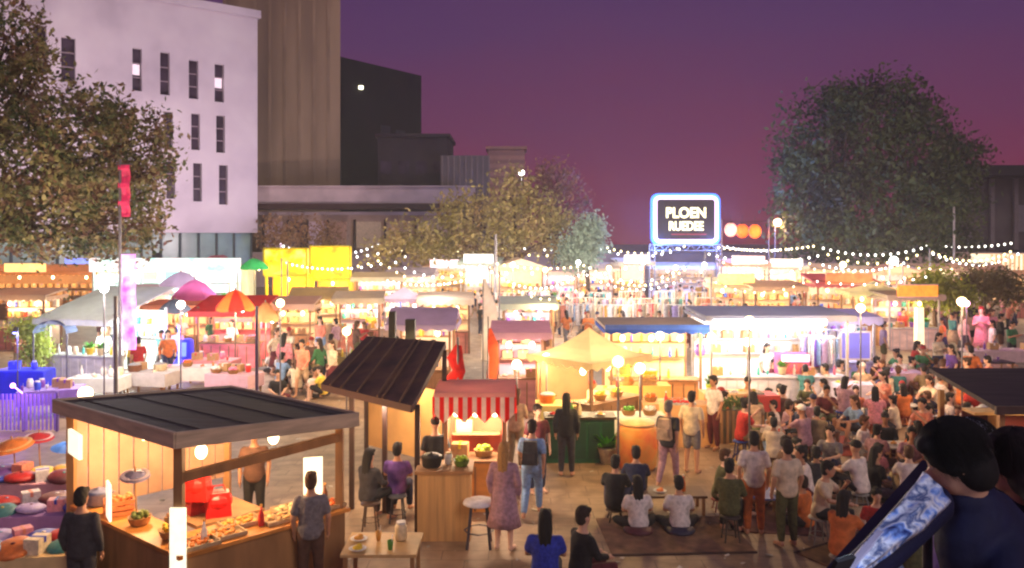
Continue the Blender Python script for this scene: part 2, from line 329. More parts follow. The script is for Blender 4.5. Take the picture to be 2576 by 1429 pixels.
tree('pale teal rounded tree lit by the stalls left of the glowing sign', b, [lobe(1478, 610, D, 42, 55, b), lobe(1450, 635, D, 40, 40, b), lobe(1490, 570, D, 22, 30, b)], 5000, .12, [(120, 146, 134), (170, 196, 180), (110, 124, 104)], 2.5, .15, seed=7, cluster=14)
D = 74; 
for i, (X, lb) in enumerate([(690, 'first small bronze tree against the low tan building, right of the white building'), (745, 'second small bronze tree against the low tan building'), (820, 'third small bronze tree against the low tan building, above the yellow kiosk')]):
    b = V((at(X, 600, D).x, D, 0)); tree(lb, b, [lobe(X, 590, D, 26, 40, b)], 600, .17, [(140, 96, 72), (176, 140, 84)], 3, .14, seed=10+i, cluster=10)
D = 36; b = V((at(2350, 600, D).x, D, 0))
tree('bright yellow-green bush tree lit by lamps at the right', b, [lobe(2350, 725, D, 55, 42, b), lobe(2400, 750, D, 45, 35, b)], 4200, .09, [(110, 130, 40), (170, 180, 60), (90, 96, 50)], 1.6, .1, seed=20)
D = 37; b = V((at(2480, 600, D).x, D, 0))
tree('dull green small tree at the right edge near the lit shopfront', b, [lobe(2475, 715, D, 70, 38, b), lobe(2540, 730, D, 45, 38, b)], 3600, .09, [(96, 96, 60), (140, 130, 80), (100, 80, 60)], 1.6, .1, seed=21)
D = 27; b = V((at(85, 600, D).x, D, 0))
tree('lime green shrub beside the white tent at the left edge', b, [lobe(88, 870, D, 32, 55, b), lobe(60, 830, D, 30, 25, b)], 2600, .06, [(110, 130, 50), (190, 200, 90), (80, 90, 50)], .6, .06, name='shrub', seed=22)
# poles
def pole(label, X, Ytop, Ybot, r, m, d=None, name='pole'):
    p = gnd(X, Ybot) if d is None else V(((X-CX)/F*d, d, 0)); d = p.y; zt = CH-(Ytop-HY)/F*d
    root = thing(name, label, 'pole', p); part('shaft', MB().cyl((0, 0, 0), (0, 0, zt), r, r*.8), m, root); part('base', MB().cyl((0, 0, 0), (0, 0, .12), r*2.4), m, root); return root, zt
gmet = mat('grey_metal', (120, 116, 122), .4, metal=.6)
pole('slender pale flagpole in front of the big dark tree', 2400, 520, 0, .09, mat('pale_metal', (170, 164, 172), .4), d=56, name='flagpole')
pole('tall grey pole rising left of the olive tree before the cream stalls', 1247, 590, 0, .1, gmet, d=44)
# ---------------------------------------------------------------- people
def remeshed(mb, name, voxel, smooth=2):
    me = mb.mesh('tmp'); o = bpy.data.objects.new('tmp', me); C.objects.link(o)
    md = o.modifiers.new('r', 'REMESH'); md.mode = 'VOXEL'; md.voxel_size = voxel
    s = o.modifiers.new('s', 'SMOOTH'); s.iterations = smooth; s.factor = .5
    dg = bpy.context.evaluated_depsgraph_get(); new = bpy.data.meshes.new_from_object(o.evaluated_get(dg)); new.name = name
    bpy.data.objects.remove(o); new.polygons.foreach_set('use_smooth', [True]*len(new.polygons)); return new
SKIN = [mat('skin_%d' % i, c, .55, noise=.06) for i, c in enumerate([(214, 166, 136), (196, 144, 112), (168, 118, 88), (226, 184, 158)])]
EYE = mat('eye_dark', (26, 18, 16), .3)
def joints(p, t=(0, 0, 1), kn=None, an=None, toe=None, el=None, wr=None, hd=None):
    p = V(p); t = V(t).normalized(); s = V((1, 0, 0)); sh = [p+t*.43+s*k*.165 for k in (-1, 1)]; hip = [p+s*k*.09-t*.02 for k in (-1, 1)]
    h = p+t*.52+V(hd or (0, -.01, .145)); mir = lambda q: [V((-q[0], q[1], q[2])), V(q)] if not isinstance(q, list) else [V(x) for x in q]
    an = mir(an); toe = mir(toe) if toe else [a+V((k*.03, -.15, -.045)) for a, k in zip(an, (-1, 1))]
    return dict(p=p, t=t, sh=sh, hip=hip, h=h, kn=mir(kn), an=an, toe=toe, el=mir(el), wr=mir(wr))
POSES = {
 'standing': joints((0, 0, .93), kn=(.1, -.02, .5), an=(.11, .02, .08), el=(.24, .03, 1.1), wr=(.23, -.06, .87)),
 'walking': joints((0, 0, .92), (0, -.06, 1), kn=[(-.1, -.17, .52), (.1, .03, .49)], an=[(-.1, -.22, .09), (.1, .3, .13)], el=[(-.23, .14, 1.1), (.23, -.08, 1.1)], wr=[(-.22, .1, .86), (.2, -.28, .95)]),
 'holding a phone': joints((0, 0, .93), kn=(.1, -.03, .5), an=(.12, .02, .08), el=(.22, -.06, 1.1), wr=(.08, -.3, 1.2), hd=(0, -.04, .135)),
 'sitting': joints((0, .05, .53), (0, -.08, 1), kn=(.13, -.38, .52), an=(.14, -.36, .08), el=(.23, -.06, .74), wr=(.12, -.3, .66)),
 'crouching low': joints((0, .1, .34), (0, -.2, 1), kn=(.17, -.3, .5), an=(.14, -.36, .08), el=(.23, -.12, .58), wr=(.1, -.34, .55)),
 'sitting cross-legged': joints((0, 0, .12), (0, -.15, 1), kn=(.33, -.27, .12), an=[(.04, -.32, .08), (-.05, -.26, .08)], toe=[(.15, -.27, .05), (-.16, -.3, .05)], el=(.24, -.08, .33), wr=(.12, -.3, .25)),
 'sitting and eating': joints((0, .05, .53), (0, -.15, 1), kn=(.13, -.38, .52), an=(.14, -.36, .08), el=[(-.23, -.12, .76), (.22, -.2, .78)], wr=[(-.1, -.38, .72), (.04, -.32, .98)], hd=(0, -.04, .135)),
}
def torso(mb, J, g=0., lo=-.12, hi=.58):
    rings = [(-.12, .12, .1), (-.06, .155, .118), (.02, .165, .12), (.12, .148, .105), (.25, .155, .112), (.36, .172, .108), (.43, .155, .09), (.47, .09, .07), (.5, .058, .058), (.58, .052, .056)]
    rs = [r for r in rings if lo-.001 <= r[0] <= hi+.001]; mb.tube([J['p']+J['t']*r[0] for r in rs], [(r[1]+g, r[2]+g) for r in rs], n=16)
def limb(mb, pts, rad): mb.tube(pts, rad, n=10, cap='round')
def build_body(J, voxel=.021):
    m = MB(); torso(m, J); h = J['h']
    m.ell(h+V((0, .008, .02)), (.076, .095, .105)).ell(h+V((0, -.03, -.055)), (.055, .06, .065)).ell(h+V((0, -.097, -.012)), (.014, .022, .025))
    for k in (0, 1):
        m.ell(h+V(((k*2-1)*.078, .008, -.005)), (.014, .022, .034))
        limb(m, [J['sh'][k], J['el'][k], J['wr'][k]], [.052, .042, .03])
        limb(m, [J['hip'][k], J['hip'][k].lerp(J['kn'][k], .5), J['kn'][k], J['kn'][k].lerp(J['an'][k], .35), J['an'][k]], [.085, .078, .058, .056, .038])
        limb(m, [J['an'][k]+V((0, .03, -.02)), J['toe'][k]], [.04, .036])
        d = (J['wr'][k]-J['el'][k]).normalized(); m.ell(J['wr'][k]+d*.05, (.034, .03, .045))
    me = remeshed(m, 'person', voxel, 1)
    b = bmesh.new(); b.from_mesh(me); e = MB()
    for k in (0, 1):   # five fingers each, slightly curled
        d = (J['wr'][k]-J['el'][k]).normalized(); wv = J['wr'][k]+d*.085; side = V((0, 1, 0)) if abs(d.y) < .7 else V((1, 0, 0)); side = (side-d*side.dot(d)).normalized()
        inn = V((1-2*k, 0, 0)); inn = (inn-d*inn.dot(d)); inn = inn.normalized() if inn.length > .1 else V((0, 0, -1))
        for i, l in enumerate((.062, .07, .066, .05)):
            o = wv+side*(.027-.018*i); e.tube([o-d*.02, o+d*l*.5, o+d*l*.9+inn*.014], [.0085, .008, .006], n=5)
        o = J['wr'][k]+d*.045+side*.03; e.tube([o, o+side*.02+d*.02, o+side*.026+d*.045+inn*.01], [.01, .009, .007], n=5)
    e2 = e.mesh('t'); n0 = len(b.faces); b.from_mesh(e2)
    e3 = MB().ell(h+V((-.03, -.088, .012)), (.012, .008, .008), 6, 4).ell(h+V((.03, -.088, .012)), (.012, .008, .008), 6, 4).ell(h+V((0, -.09, -.052)), (.024, .008, .006), 6, 4)
    b.faces.ensure_lookup_table(); n1 = len(b.faces); b.from_mesh(e3.mesh('t3')); b.faces.ensure_lookup_table()
    for f in b.faces[n1:]: f.material_index = 1
    for f in b.faces: f.smooth = True
    b.to_mesh(me); b.free(); me.materials.clear(); me.materials.append(SKIN[0]); me.materials.append(EYE); return me
def build_shirt(J, long=False, voxel=.023):
    m = MB(); torso(m, J, .02, -.12, .47)
    for k in (0, 1):
        if long: limb(m, [J['sh'][k]-J['t']*.01, J['el'][k], J['el'][k].lerp(J['wr'][k], .85)], [.066, .056, .044])
        else: limb(m, [J['sh'][k]-J['t']*.01, J['sh'][k].lerp(J['el'][k], .7)], [.07, .066])
    return remeshed(m, 'shirt', voxel, 1)
def build_legs(J, short=False, voxel=.023):
    m = MB(); torso(m, J, .014, -.12, .02)
    for k in (0, 1):
        K, A, Hh = J['kn'][k], J['an'][k], J['hip'][k]
        if short: limb(m, [Hh, Hh.lerp(K, .5), Hh.lerp(K, .85)], [.1, .098, .09])
        else: limb(m, [Hh, Hh.lerp(K, .5), K, K.lerp(A, .4), K.lerp(A, .88)], [.1, .092, .076, .07, .058])
    return remeshed(m, 'trousers', voxel, 1)
def build_skirt(J):
    p = J['p']; m = MB()
    if p.z > .8: m.tube([p+V((0, 0, .1)), p, p-V((0, 0, .3)), p-V((0, 0, .52))], [(.15, .11), (.19, .15), (.23, .2), (.28, .25)], n=20)
    return m.mesh('skirt', None, True)
def hair_mesh(kind):
    m = MB(); m.ell((0, .02, .035), (.088, .1, .108), 16, 10).ell((0, .045, -.02), (.084, .075, .09), 14, 8).ell((.03, -.055, .085), (.05, .045, .035)).ell((-.035, -.05, .085), (.045, .045, .035))
    if kind == 'long': m.tube([(0, .05, .02), (0, .09, -.12), (0, .11, -.3), (0, .1, -.38)], [(.09, .07), (.095, .05), (.08, .035), (.04, .015)], n=12)
    if kind == 'bun': m.ell((0, .1, .1), (.045, .045, .045))
    if kind == 'cap':
        m = MB(); m.ell((0, .015, .055), (.09, .105, .085), 16, 10); m.tube([(0, -.06, .055), (0, -.17, .045)], [(.075, .012), (.05, .008)], n=12)
    me = remeshed(m, 'hair', .014, 1)
    rg = np.random.RandomState(1); co = np.zeros(len(me.vertices)*3); me.vertices.foreach_get('co', co); co = co.reshape(-1, 3)
    if kind != 'cap':
        ang = np.arctan2(co[:, 1], co[:, 0])
        if kind == 'long': co[:, :2] *= (1+.03*np.sin(ang*14+co[:, 2]*9))[:, None]
        else: co *= (1+.025*np.sin(ang*11+co[:, 2]*60)*(co[:, 2:3].ravel() > -.1))[:, None]
    me.vertices.foreach_set('co', co.ravel()); me.update(); return me
HAIR = {k: hair_mesh(k) for k in ('short', 'long', 'bun', 'cap')}
BODY = {}
def body(pose):
    if pose not in BODY:
        J = POSES[pose]; BODY[pose] = dict(J=J, body=build_body(J), short=build_shirt(J), long=build_shirt(J, True), trousers=build_legs(J), shorts=build_legs(J, True), skirt=build_skirt(J))
    return BODY[pose]
CLOTH = {'white': (226, 214, 206), 'cream': (216, 196, 166), 'black': (28, 26, 30), 'navy': (32, 38, 70), 'red': (176, 40, 36), 'maroon': (96, 32, 40), 'pink': (222, 140, 150), 'mauve': (176, 136, 148),
 'orange': (206, 112, 52), 'mustard': (190, 146, 56), 'olive': (84, 84, 48), 'green': (52, 110, 68), 'teal': (60, 120, 124), 'sky blue': (130, 160, 200), 'grey': (120, 114, 116), 'beige': (190, 160, 130),
 'purple': (100, 66, 140), 'brown': (92, 62, 48), 'charcoal': (52, 50, 56), 'salmon': (214, 130, 104), 'lilac': (176, 156, 206), 'royal blue': (44, 60, 170), 'yellow': (220, 194, 70), 'khaki': (150, 130, 96)}
def cloth(c):
    h = sum(map(ord, c)) % 4
    return mat('cloth_'+c.replace(' ', '_'), CLOTH[c], .85, noise=.3, scale=9+4*h, bump=.5)
HCOL = {'black': (22, 17, 17), 'dark brown': (44, 28, 20), 'brown': (84, 54, 32), 'blond': (176, 130, 72), 'grey': (120, 112, 108), 'red': (150, 36, 34), 'white': (225, 220, 214), 'navy': (34, 40, 74)}
def person(loc, rot, pose='standing', shirt='white', sleeves='short', bottom='trousers', bcol='charcoal', hair='short', hcol='black', skin=0, label='', group=None, bag=None, s=1):
    B = body(pose); J = B['J']
    o = link('person', B['body'], None, loc, SKIN[skin]); o.rotation_euler = (0, 0, rot); o.scale = (s, s, s); tag(o, label, 'person', group)
    link('shirt', B[sleeves], o, m=cloth(shirt))
    if bottom == 'skirt' and J['p'].z > .8: link('skirt', B['skirt'], o, m=cloth(bcol))
    else: link('trousers' if bottom != 'shorts' else 'shorts', B['shorts' if bottom == 'shorts' else 'trousers'], o, m=cloth(bcol))
    link('cap' if hair == 'cap' else 'hair', HAIR[hair], o, J['h'], mat('hair_'+hcol.replace(' ', '_'), HCOL[hcol], .8, noise=.3, scale=40))
    if bag:
        bm_ = MB().box(J['p']+V((0, .2, .27)), (.28, .16, .4), taper=.8).box(J['p']+V((0, .29, .2)), (.2, .05, .18)); link('backpack', bm_.mesh('backpack'), o, m=cloth(bag))
    return o
HAIRW = {'short': 'short %s hair', 'long': 'long %s hair', 'bun': '%s bun', 'cap': '%s cap'}
PW = {'sitting cross-legged': 'cross-legged', 'sitting and eating': 'eating', 'crouching low': 'squatting', 'holding a phone': 'with phone'}
USED = set()
rp = random.Random(5)
SH = ['white']*5+['cream']*4+['black']*3+['navy', 'red', 'red', 'maroon', 'pink', 'pink', 'mauve', 'orange', 'orange', 'mustard', 'olive', 'green', 'teal', 'sky blue', 'grey', 'beige', 'beige', 'purple', 'brown', 'charcoal', 'salmon', 'salmon', 'lilac', 'khaki', 'yellow']
BT = ['charcoal', 'navy', 'black', 'khaki', 'grey', 'brown', 'beige', 'olive', 'sky blue', 'maroon']
def rand_person(loc, rot, poses, zone, group):
    for k in range(400):
        pose = rp.choice(poses); sh = rp.choice(SH); bt = rp.choice(BT); hr = rp.choice(['short', 'short', 'short', 'long', 'long', 'bun', 'cap']); hc = rp.choice(['red', 'white', 'navy', 'black']) if hr == 'cap' else rp.choice(['black', 'black', 'black', 'dark brown', 'brown'])
        bot = rp.choice(['trousers', 'trousers', 'shorts', 'skirt'] if pose in ('standing', 'walking', 'holding a phone') else ['trousers', 'trousers', 'shorts'])
        if sh == bt: continue
        lab = f'person {PW.get(pose, pose)} {zone}, {sh} top, {bt} {bot}, {HAIRW[hr] % hc}'
        if (zone, sh, bt, hr, hc) not in USED: USED.add((zone, sh, bt, hr, hc)); break
    return person(loc, rot, pose, sh, rp.choice(['short', 'short', 'long']), bot, bt, hr, hc, rp.randrange(4), lab, group, None, rp.uniform(.93, 1.05))
# ---------------------------------------------------------------- small goods
PROTO = {}
def goods_parts(kind):
    if kind in PROTO: return PROTO[kind]
    m = MB; rg = random.Random(3)
    if kind == 'crate':
        b = m()
        for k in (0, 1, 2): 
            for sx in (-1, 1): b.box((sx*.19, 0, .035+.075*k), (.015, .28, .055)); b.box((0, sx*.135, .035+.075*k), (.38, .015, .055))
        b.box((0, 0, .01), (.38, .27, .015)); f = m()
        for i in range(34): f.ell((rg.uniform(-.15, .15), rg.uniform(-.1, .1), .12+rg.uniform(0, .12)), (.04, .04, .038), 8, 5)
        P = [('slats', b.mesh('slats'), 'a'), ('fruit', f.mesh('fruit', None, True), 'b')]
    elif kind == 'basket':
        b = m().lathe((0, 0, 0), [(.12, 0), (.15, .05), (.17, .12), (.18, .13), (.165, .13), (.14, .04)], 18); f = m()
        for i in range(22): a = rg.uniform(0, 6.28); r = rg.uniform(0, .11); f.ell((r*math.cos(a), r*math.sin(a), .1+rg.uniform(0, .09)), (.042, .042, .04), 8, 5)
        P = [('weave', b.mesh('weave', None, True), 'a'), ('produce', f.mesh('produce', None, True), 'b')]
    elif kind == 'bottle':
        P = [('glass', m().lathe((0, 0, 0), [(.035, 0), (.04, .02), (.04, .16), (.018, .21), (.014, .27)], 12).mesh('glass', None, True), 'a'), ('cap', m().cyl((0, 0, .27), (0, 0, .3), .017).mesh('cap'), 'b')]
    elif kind == 'jar':
        P = [('jar_body', m().lathe((0, 0, 0), [(.07, 0), (.085, .03), (.085, .18), (.06, .22)], 14).mesh('jar_body', None, True), 'a'), ('lid', m().cyl((0, 0, .22), (0, 0, .25), .065, n=14).mesh('lid'), 'b')]
    elif kind == 'pot':
        P = [('pot_body', m().lathe((0, 0, 0), [(.15, 0), (.19, .04), (.2, .2), (.21, .21)], 20).tube([(.19, 0, .16), (.25, 0, .18), (.19, 0, .2)], [.012]*3, n=6).tube([(-.19, 0, .16), (-.25, 0, .18), (-.19, 0, .2)], [.012]*3, n=6).mesh('pot_body', None, True), 'a'),
             ('lid', m().lathe((0, 0, .21), [(.2, 0), (.14, .04), (.02, .05), (.02, .08)], 20).mesh('lid', None, True), 'b')]
    elif kind == 'tray':
        f = m()
        for i in range(26): f.ell((rg.uniform(-.22, .22), rg.uniform(-.13, .13), .03+rg.uniform(0, .03)), (.035, .03, .022), 8, 5)
        P = [('pan', m().box((0, 0, .012), (.54, .36, .02)).box((.265, 0, .03), (.014, .36, .05)).box((-.265, 0, .03), (.014, .36, .05)).box((0, .175, .03), (.54, .014, .05)).box((0, -.175, .03), (.54, .014, .05)).mesh('pan'), 'a'), ('food', f.mesh('food', None, True), 'b')]
    elif kind == 'box':
        P = [('carton', m().box((0, 0, .12), (.3, .24, .24)).mesh('carton'), 'a'), ('tape', m().box((0, 0, .242), (.05, .244, .006)).box((0, -.122, .2), (.05, .006, .085)).mesh('tape'), 'b')]
    elif kind == 'cup':
        P = [('cup_body', m().lathe((0, 0, 0), [(.028, 0), (.042, .12), (.04, .12), (.03, .02)], 12).mesh('cup_body', None, True), 'a'), ('straw', m().cyl((.01, 0, .03), (.03, 0, .2), .005, n=5).mesh('straw'), 'b')]
    elif kind == 'plate':
        P = [('dish', m().lathe((0, 0, 0), [(.05, 0), (.12, .02), (.11, .025), (.04, .008)], 16).mesh('dish', None, True), 'a'), ('food', m().ell((0, 0, .025), (.07, .06, .03), 10, 6).ell((.02, .03, .04), (.04, .03, .03), 8, 5).mesh('food', None, True), 'b')]
    elif kind == 'plant':
        f = m()
        for i in range(40):
            a = rg.uniform(0, 6.28); e = rg.uniform(.2, 1.2); l = rg.uniform(.18, .34); d = V((math.cos(a)*math.cos(e), math.sin(a)*math.cos(e), math.sin(e))); s_ = V((-math.sin(a), math.cos(a), 0))*.035; c = V((0, 0, .22))
            f.add([c, c+d*l*.5+s_, c+d*l-V((0, 0, .04)), c+d*l*.5-s_], [(0, 1, 2, 3)])
        P = [('planter', m().lathe((0, 0, 0), [(.09, 0), (.13, .2), (.14, .22), (.11, .21)], 14).mesh('planter', None, True), 'a'), ('foliage', f.mesh('foliage'), 'b')]
    elif kind == 'stool':
        b = m().lathe((0, 0, .43), [(.15, 0), (.17, .01), (.16, .035)], 16); l = m()
        for a in range(4): c = math.cos(a*1.571+.785); s_ = math.sin(a*1.571+.785); l.cyl((.17*c, .17*s_, 0), (.11*c, .11*s_, .43), .014, n=6)
        l.tube([(.15*math.cos(a*.7854), .15*math.sin(a*.7854), .16) for a in range(9)], [.008]*9, n=5)
        P = [('seat', b.mesh('seat', None, True), 'a'), ('leg_frame', l.mesh('leg_frame'), 'b')]
    elif kind == 'bale':
        b = m().box((0, 0, .19), (.8, .4, .38)); 
        P = [('straw', b.mesh('straw'), 'a'), ('twine', m().box((-.2, 0, .19), (.02, .41, .39)).box((.2, 0, .19), (.02, .41, .39)).mesh('twine'), 'b')]
    elif kind == 'cushion':
        P = [('cover', m().ell((0, 0, .07), (.26, .26, .075), 16, 8).mesh('cover', None, True), 'a'), ('button', m().ell((0, 0, .145), (.03, .03, .012), 8, 4).mesh('button', None, True), 'b')]
    PROTO[kind] = P; return P
def good(kind, loc, rot, ca, cb, label, name=None, group=None, s=1, cat=None, ea=0, eb=0):
    o = thing(name or kind, label, cat or (name or kind).replace('_', ' '), loc, rot, group); o.scale = (s, s, s)
    for nme, me, which in goods_parts(kind):
        c = ca if which == 'a' else cb; link(nme, me, o, m=mat('goods_%d_%d_%d' % c, c, .55, noise=.2, scale=18))
    return o
KINDS = {'crate': ('wooden crate', (150, 108, 64)), 'basket': ('woven basket', (160, 116, 62)), 'bottle': ('bottle', None), 'jar': ('lidded jar', None), 'pot': ('steel pot', (160, 156, 154)), 'tray': ('steel tray', (170, 166, 160)), 'box': ('carton', (178, 136, 88)), 'plate': ('plate', (226, 220, 210)), 'cup': ('cup', None), 'plant': ('potted plant', None)}
COLW = {'red': (200, 36, 28), 'orange': (232, 120, 32), 'yellow': (236, 200, 50), 'green': (90, 150, 50), 'lime': (180, 210, 60), 'pink': (236, 130, 160), 'white': (236, 228, 216), 'cream': (232, 206, 158), 'brown': (122, 74, 42), 'purple': (130, 70, 170), 'blue': (50, 80, 200), 'teal': (70, 170, 160), 'black': (34, 30, 32), 'golden': (226, 160, 62)}
WH = {'crate': 'wooden crate of {} fruit', 'basket': 'woven basket of {} produce', 'bottle': '{} bottle', 'jar': '{} lidded jar', 'pot': '{} cooking pot', 'tray': 'tray of {} snacks', 'box': 'carton with {} tape', 'plate': 'plate of {} food', 'cup': '{} drink cup', 'plant': 'plant in {} pot'}
def stock(root, stall, row, y, z, L, kinds, cols, rg):     # a row of goods on a counter (local coordinates of root), each its own thing
    M = root.matrix_basis; x = -L/2; seen = set()
    while x < L/2-.1:
        for t in range(60):
            k = rg.choice(kinds); c = rg.choice(cols)
            if t > 12: c = rg.choice(list(COLW))
            if (k, c) not in seen: break
        wd = {'crate': .46, 'basket': .42, 'bottle': .13, 'jar': .22, 'pot': .55, 'tray': .62, 'box': .38, 'plate': .3, 'cup': .14, 'plant': .4}[k]
        if x+wd > L/2: break
        seen.add((k, c)); p = M @ V((x+wd/2, y+rg.uniform(-.05, .05), z)); base = KINDS[k][1]; col = COLW[c]
        ca, cb = (base, col) if base and k not in ('pot',) else (col, COLW['white'] if k != 'pot' else (150, 146, 144))
        if k == 'plant': cb = COLW['green']
        n = sum(1 for q in seen if q == (k, c))
        good(k, p, root.rotation_euler.z+rg.uniform(-.1, .1), ca, cb, f"{WH[k].format(c)} on {row}, {stall}", name={'plate': 'food_plate', 'cup': 'drink_cup', 'tray': 'snack_tray', 'box': 'carton', 'plant': 'potted_plant', 'pot': 'cooking_pot'}.get(k), cat=None, group='goods on the market stalls')
        x += wd+rg.uniform(.02, .25)
# ---------------------------------------------------------------- stalls
SHORTS = set()
def cut(n):
    if '|' in n: n = n.split('|')[0]
    else:
        for w_ in (' right of', ' left of', ' behind', ' between', ' under', ' below', ' before', ' near', ' at the', ' in front', ' just', ' over', ' beside'): n = n.split(w_)[0]
    n = n.strip()
    SHORTS.add(n); return n
def canopy_mb(kind, W, D_, h, rise):
    m = MB(); x, y = W/2+.2, D_/2+.2
    if kind == 'flat': m.slab([(-x, -y, h+.1), (x, -y, h+.1), (x, y, h+.1+rise), (-x, y, h+.1+rise)], .08)
    elif kind == 'mono':   # slopes down towards the customers
        m.slab([(-x, -y-.3, h-.15), (x, -y-.3, h-.15), (x, y, h+rise), (-x, y, h+rise)], .05)
    elif kind == 'gable':
        m.slab([(-x, -y, h), (0, -y, h+rise), (0, y, h+rise), (-x, y, h)], .05); m.slab([(0, -y, h+rise), (x, -y, h), (x, y, h), (0, y, h+rise)], .05)
        m.add([(-x, -y+.01, h), (x, -y+.01, h), (0, -y+.01, h+rise)], [(0, 1, 2)])
    elif kind == 'ridge':  # ridge runs along the front
        m.slab([(-x, -y, h), (x, -y, h), (x, 0, h+rise), (-x, 0, h+rise)], .05); m.slab([(-x, 0, h+rise), (x, 0, h+rise), (x, y, h), (-x, y, h)], .05)
    elif kind == 'peak':
        n = 6; g = []
        for i in range(n+1):
            t = i/n; sag = rise*(t**1.7); g += [(-x*(1-t), -y*(1-t), h+sag), (x*(1-t), -y*(1-t), h+sag), (x*(1-t), y*(1-t), h+sag), (-x*(1-t), y*(1-t), h+sag)]
        m.add(g, [(i*4+j, i*4+(j+1) % 4, i*4+4+(j+1) % 4, i*4+4+j) for i in range(n) for j in range(4)])
    return m
def valance_mb(W, D_, h, dep, wavy=True, extra=0):
    m = MB(); x, y = W/2+.2, D_/2+.2+extra
    for (a, b) in (((-x, -y-.004), (x, -y-.004)), ((x+.004, -y), (x+.004, y)), ((-x-.004, y), (-x-.004, -y))):
        a, b = V((*a, 0)), V((*b, 0)); L = (b-a).length; n = max(2, int(L/.3)); nn = (b-a).normalized().cross(V((0, 0, 1)))*.02
        for i in range(n):
            p, q = a.lerp(b, i/n), a.lerp(b, (i+1)/n); c = (p+q)/2; d2 = dep*(.6 if wavy else 1)
            T = V((0, 0, h)); vs = [p+T, q+T, q+V((0, 0, h-d2)), c+V((0, 0, h-dep)), p+V((0, 0, h-d2))]
            m.add(vs+[v+nn for v in vs], [(0, 1, 2, 3, 4), (9, 8, 7, 6, 5), (2, 7, 8, 3), (3, 8, 9, 4), (0, 5, 6, 1)])
    return m
BULB = MB().ell((0, 0, 0), (.05, .05, .065), 10, 6)
def fabric(c): return mat('canvas_%d_%d_%d' % c, c, .8, noise=.08, scale=3, trans=.45)
def stall(name_, X, Y, W, D_, h, kind='flat', rise=.3, col=(230, 220, 210), rot=0, wood=(140, 100, 66), lampcol=WARM, power=120, kinds=('crate', 'box', 'jar', 'basket'), cols=('red', 'orange', 'yellow', 'white'),
          val=.2, back=None, front=None, board=None, signboard=None, nlamps=2, cat='market stall', shelf=True, vendor=None, seed=None, loc=None, objname='market_stall'):
    rg = random.Random(seed if seed is not None else int(X*7+Y)); p = gnd(X, Y) if loc is None else V(loc)
    M0 = Matrix.Rotation(rot, 3, 'Z'); p = p+M0 @ V((0, D_/2, 0))
    r = thing(objname, name_, cat, p, rot); r.matrix_basis = Matrix.Translation(p) @ Matrix.Rotation(rot, 4, 'Z')
    short = cut(name_); tag(r, name_.replace('|', ''))
    wm = mat('wood_%d_%d_%d' % wood, wood, .7, noise=.25, scale=3, stretch=(1, 1, .3), bump=.1); pm = mat('post_metal', (190, 182, 178), .4, metal=.3)
    for sx in (-1, 1):
        for sy in (-1, 1): part('post', MB().box((sx*W/2, sy*D_/2, h/2), (.07, .07, h)), wm if wood[0] < 170 else pm, r)
    part('canopy', canopy_mb(kind, W, D_, h, rise), fabric(col), r)
    if val: part('valance', valance_mb(W, D_, h+(.02 if kind != 'mono' else -.15), val, True, .3 if kind == 'mono' else 0) if kind != 'mono' else MB().slab([(-W/2-.2, -D_/2-.52, h-.14), (W/2+.2, -D_/2-.52, h-.14), (W/2+.2, -D_/2-.5, h-.14), (-W/2-.2, -D_/2-.5, h-.14)], val), fabric(board or col), r)
    power *= .9
    fm = mat('front_%d_%d_%d' % (front or wood), front or wood, .7, noise=.25, scale=4, stretch=(.4, .4, 1))
    cz = .92
    cc = part('counter', MB().box((0, -D_/2+.28, cz/2-.02), (W-.1, .5, cz-.04)), fm, r); part('counter_top', MB().box((0, -D_/2+.28, cz-.0), (W+.06, .62, .04)), wm, cc)
    pl = MB(); k = int(W/.3)
    for i in range(k): pl.box((-W/2+.15+(W-.3)*i/max(1, k-1), -D_/2+.022, cz/2-.04), (.03, .02, cz-.12))
    part('batten', pl, wm, cc)
    bm_ = mat('back_%d_%d_%d' % (back or wood), back or wood, .8, noise=.15, scale=3)
    part('back_panel', MB().box((0, D_/2-.06, h*.5), (W-.1, .04, h*.92)), bm_, r)
    if shelf:
        sh = MB()
        for z in (1.3, 1.75): sh.box((0, D_/2-.22, z), (W-.16, .26, .03))
        part('shelf', sh, wm, r)
    if signboard:
        c, e = signboard; s_ = part('sign_board', MB().box((0, -D_/2-.26, h+.28), (min(W*.8, 2.4), .08, .5)), mat('sign_%d_%d_%d' % c, c, .5, emit=e), r)
        part('frame', MB().box((0, -D_/2-.25, h+.55), (min(W*.8, 2.4)+.08, .1, .04)).box((0, -D_/2-.25, h+.01), (min(W*.8, 2.4)+.08, .1, .04)), pm, s_)
    for i in range(nlamps):
        x = -W/2+W*(i+.5)/nlamps; lz = h-.34; lp = thing('lamp', 'x', None, (x, -D_*.12, lz)); del lp['label']; lp.parent = r
        bm2 = MB().ell((0, 0, 0), (.08, .08, .1), 10, 6); link('bulb', bm2.mesh('bulb', None, True), lp, m=mat('bulb_glow_%d_%d' % lampcol[1:], lampcol, .5, emit=7)); part('cord', MB().cyl((0, 0, .09), (0, 0, .36), .01, n=5), mat('cord_black', (30, 28, 30)), lp)
        light(lp, (0, 0, -.14), lampcol, power/nlamps, .1)
    bpy.context.view_layer.update
    stock(r, short, 'counter', -D_/2+.28, cz+.025, W-.1, kinds, cols, rg)
    if shelf:
        kk = [k for k in kinds if k in ('jar', 'bottle', 'box', 'cup')] or ['jar', 'box']
        stock(r, short, 'lower shelf', D_/2-.22, 1.32, W-.2, kk, cols, rg); stock(r, short, 'upper shelf', D_/2-.22, 1.77, W-.2, kk, cols, rg)
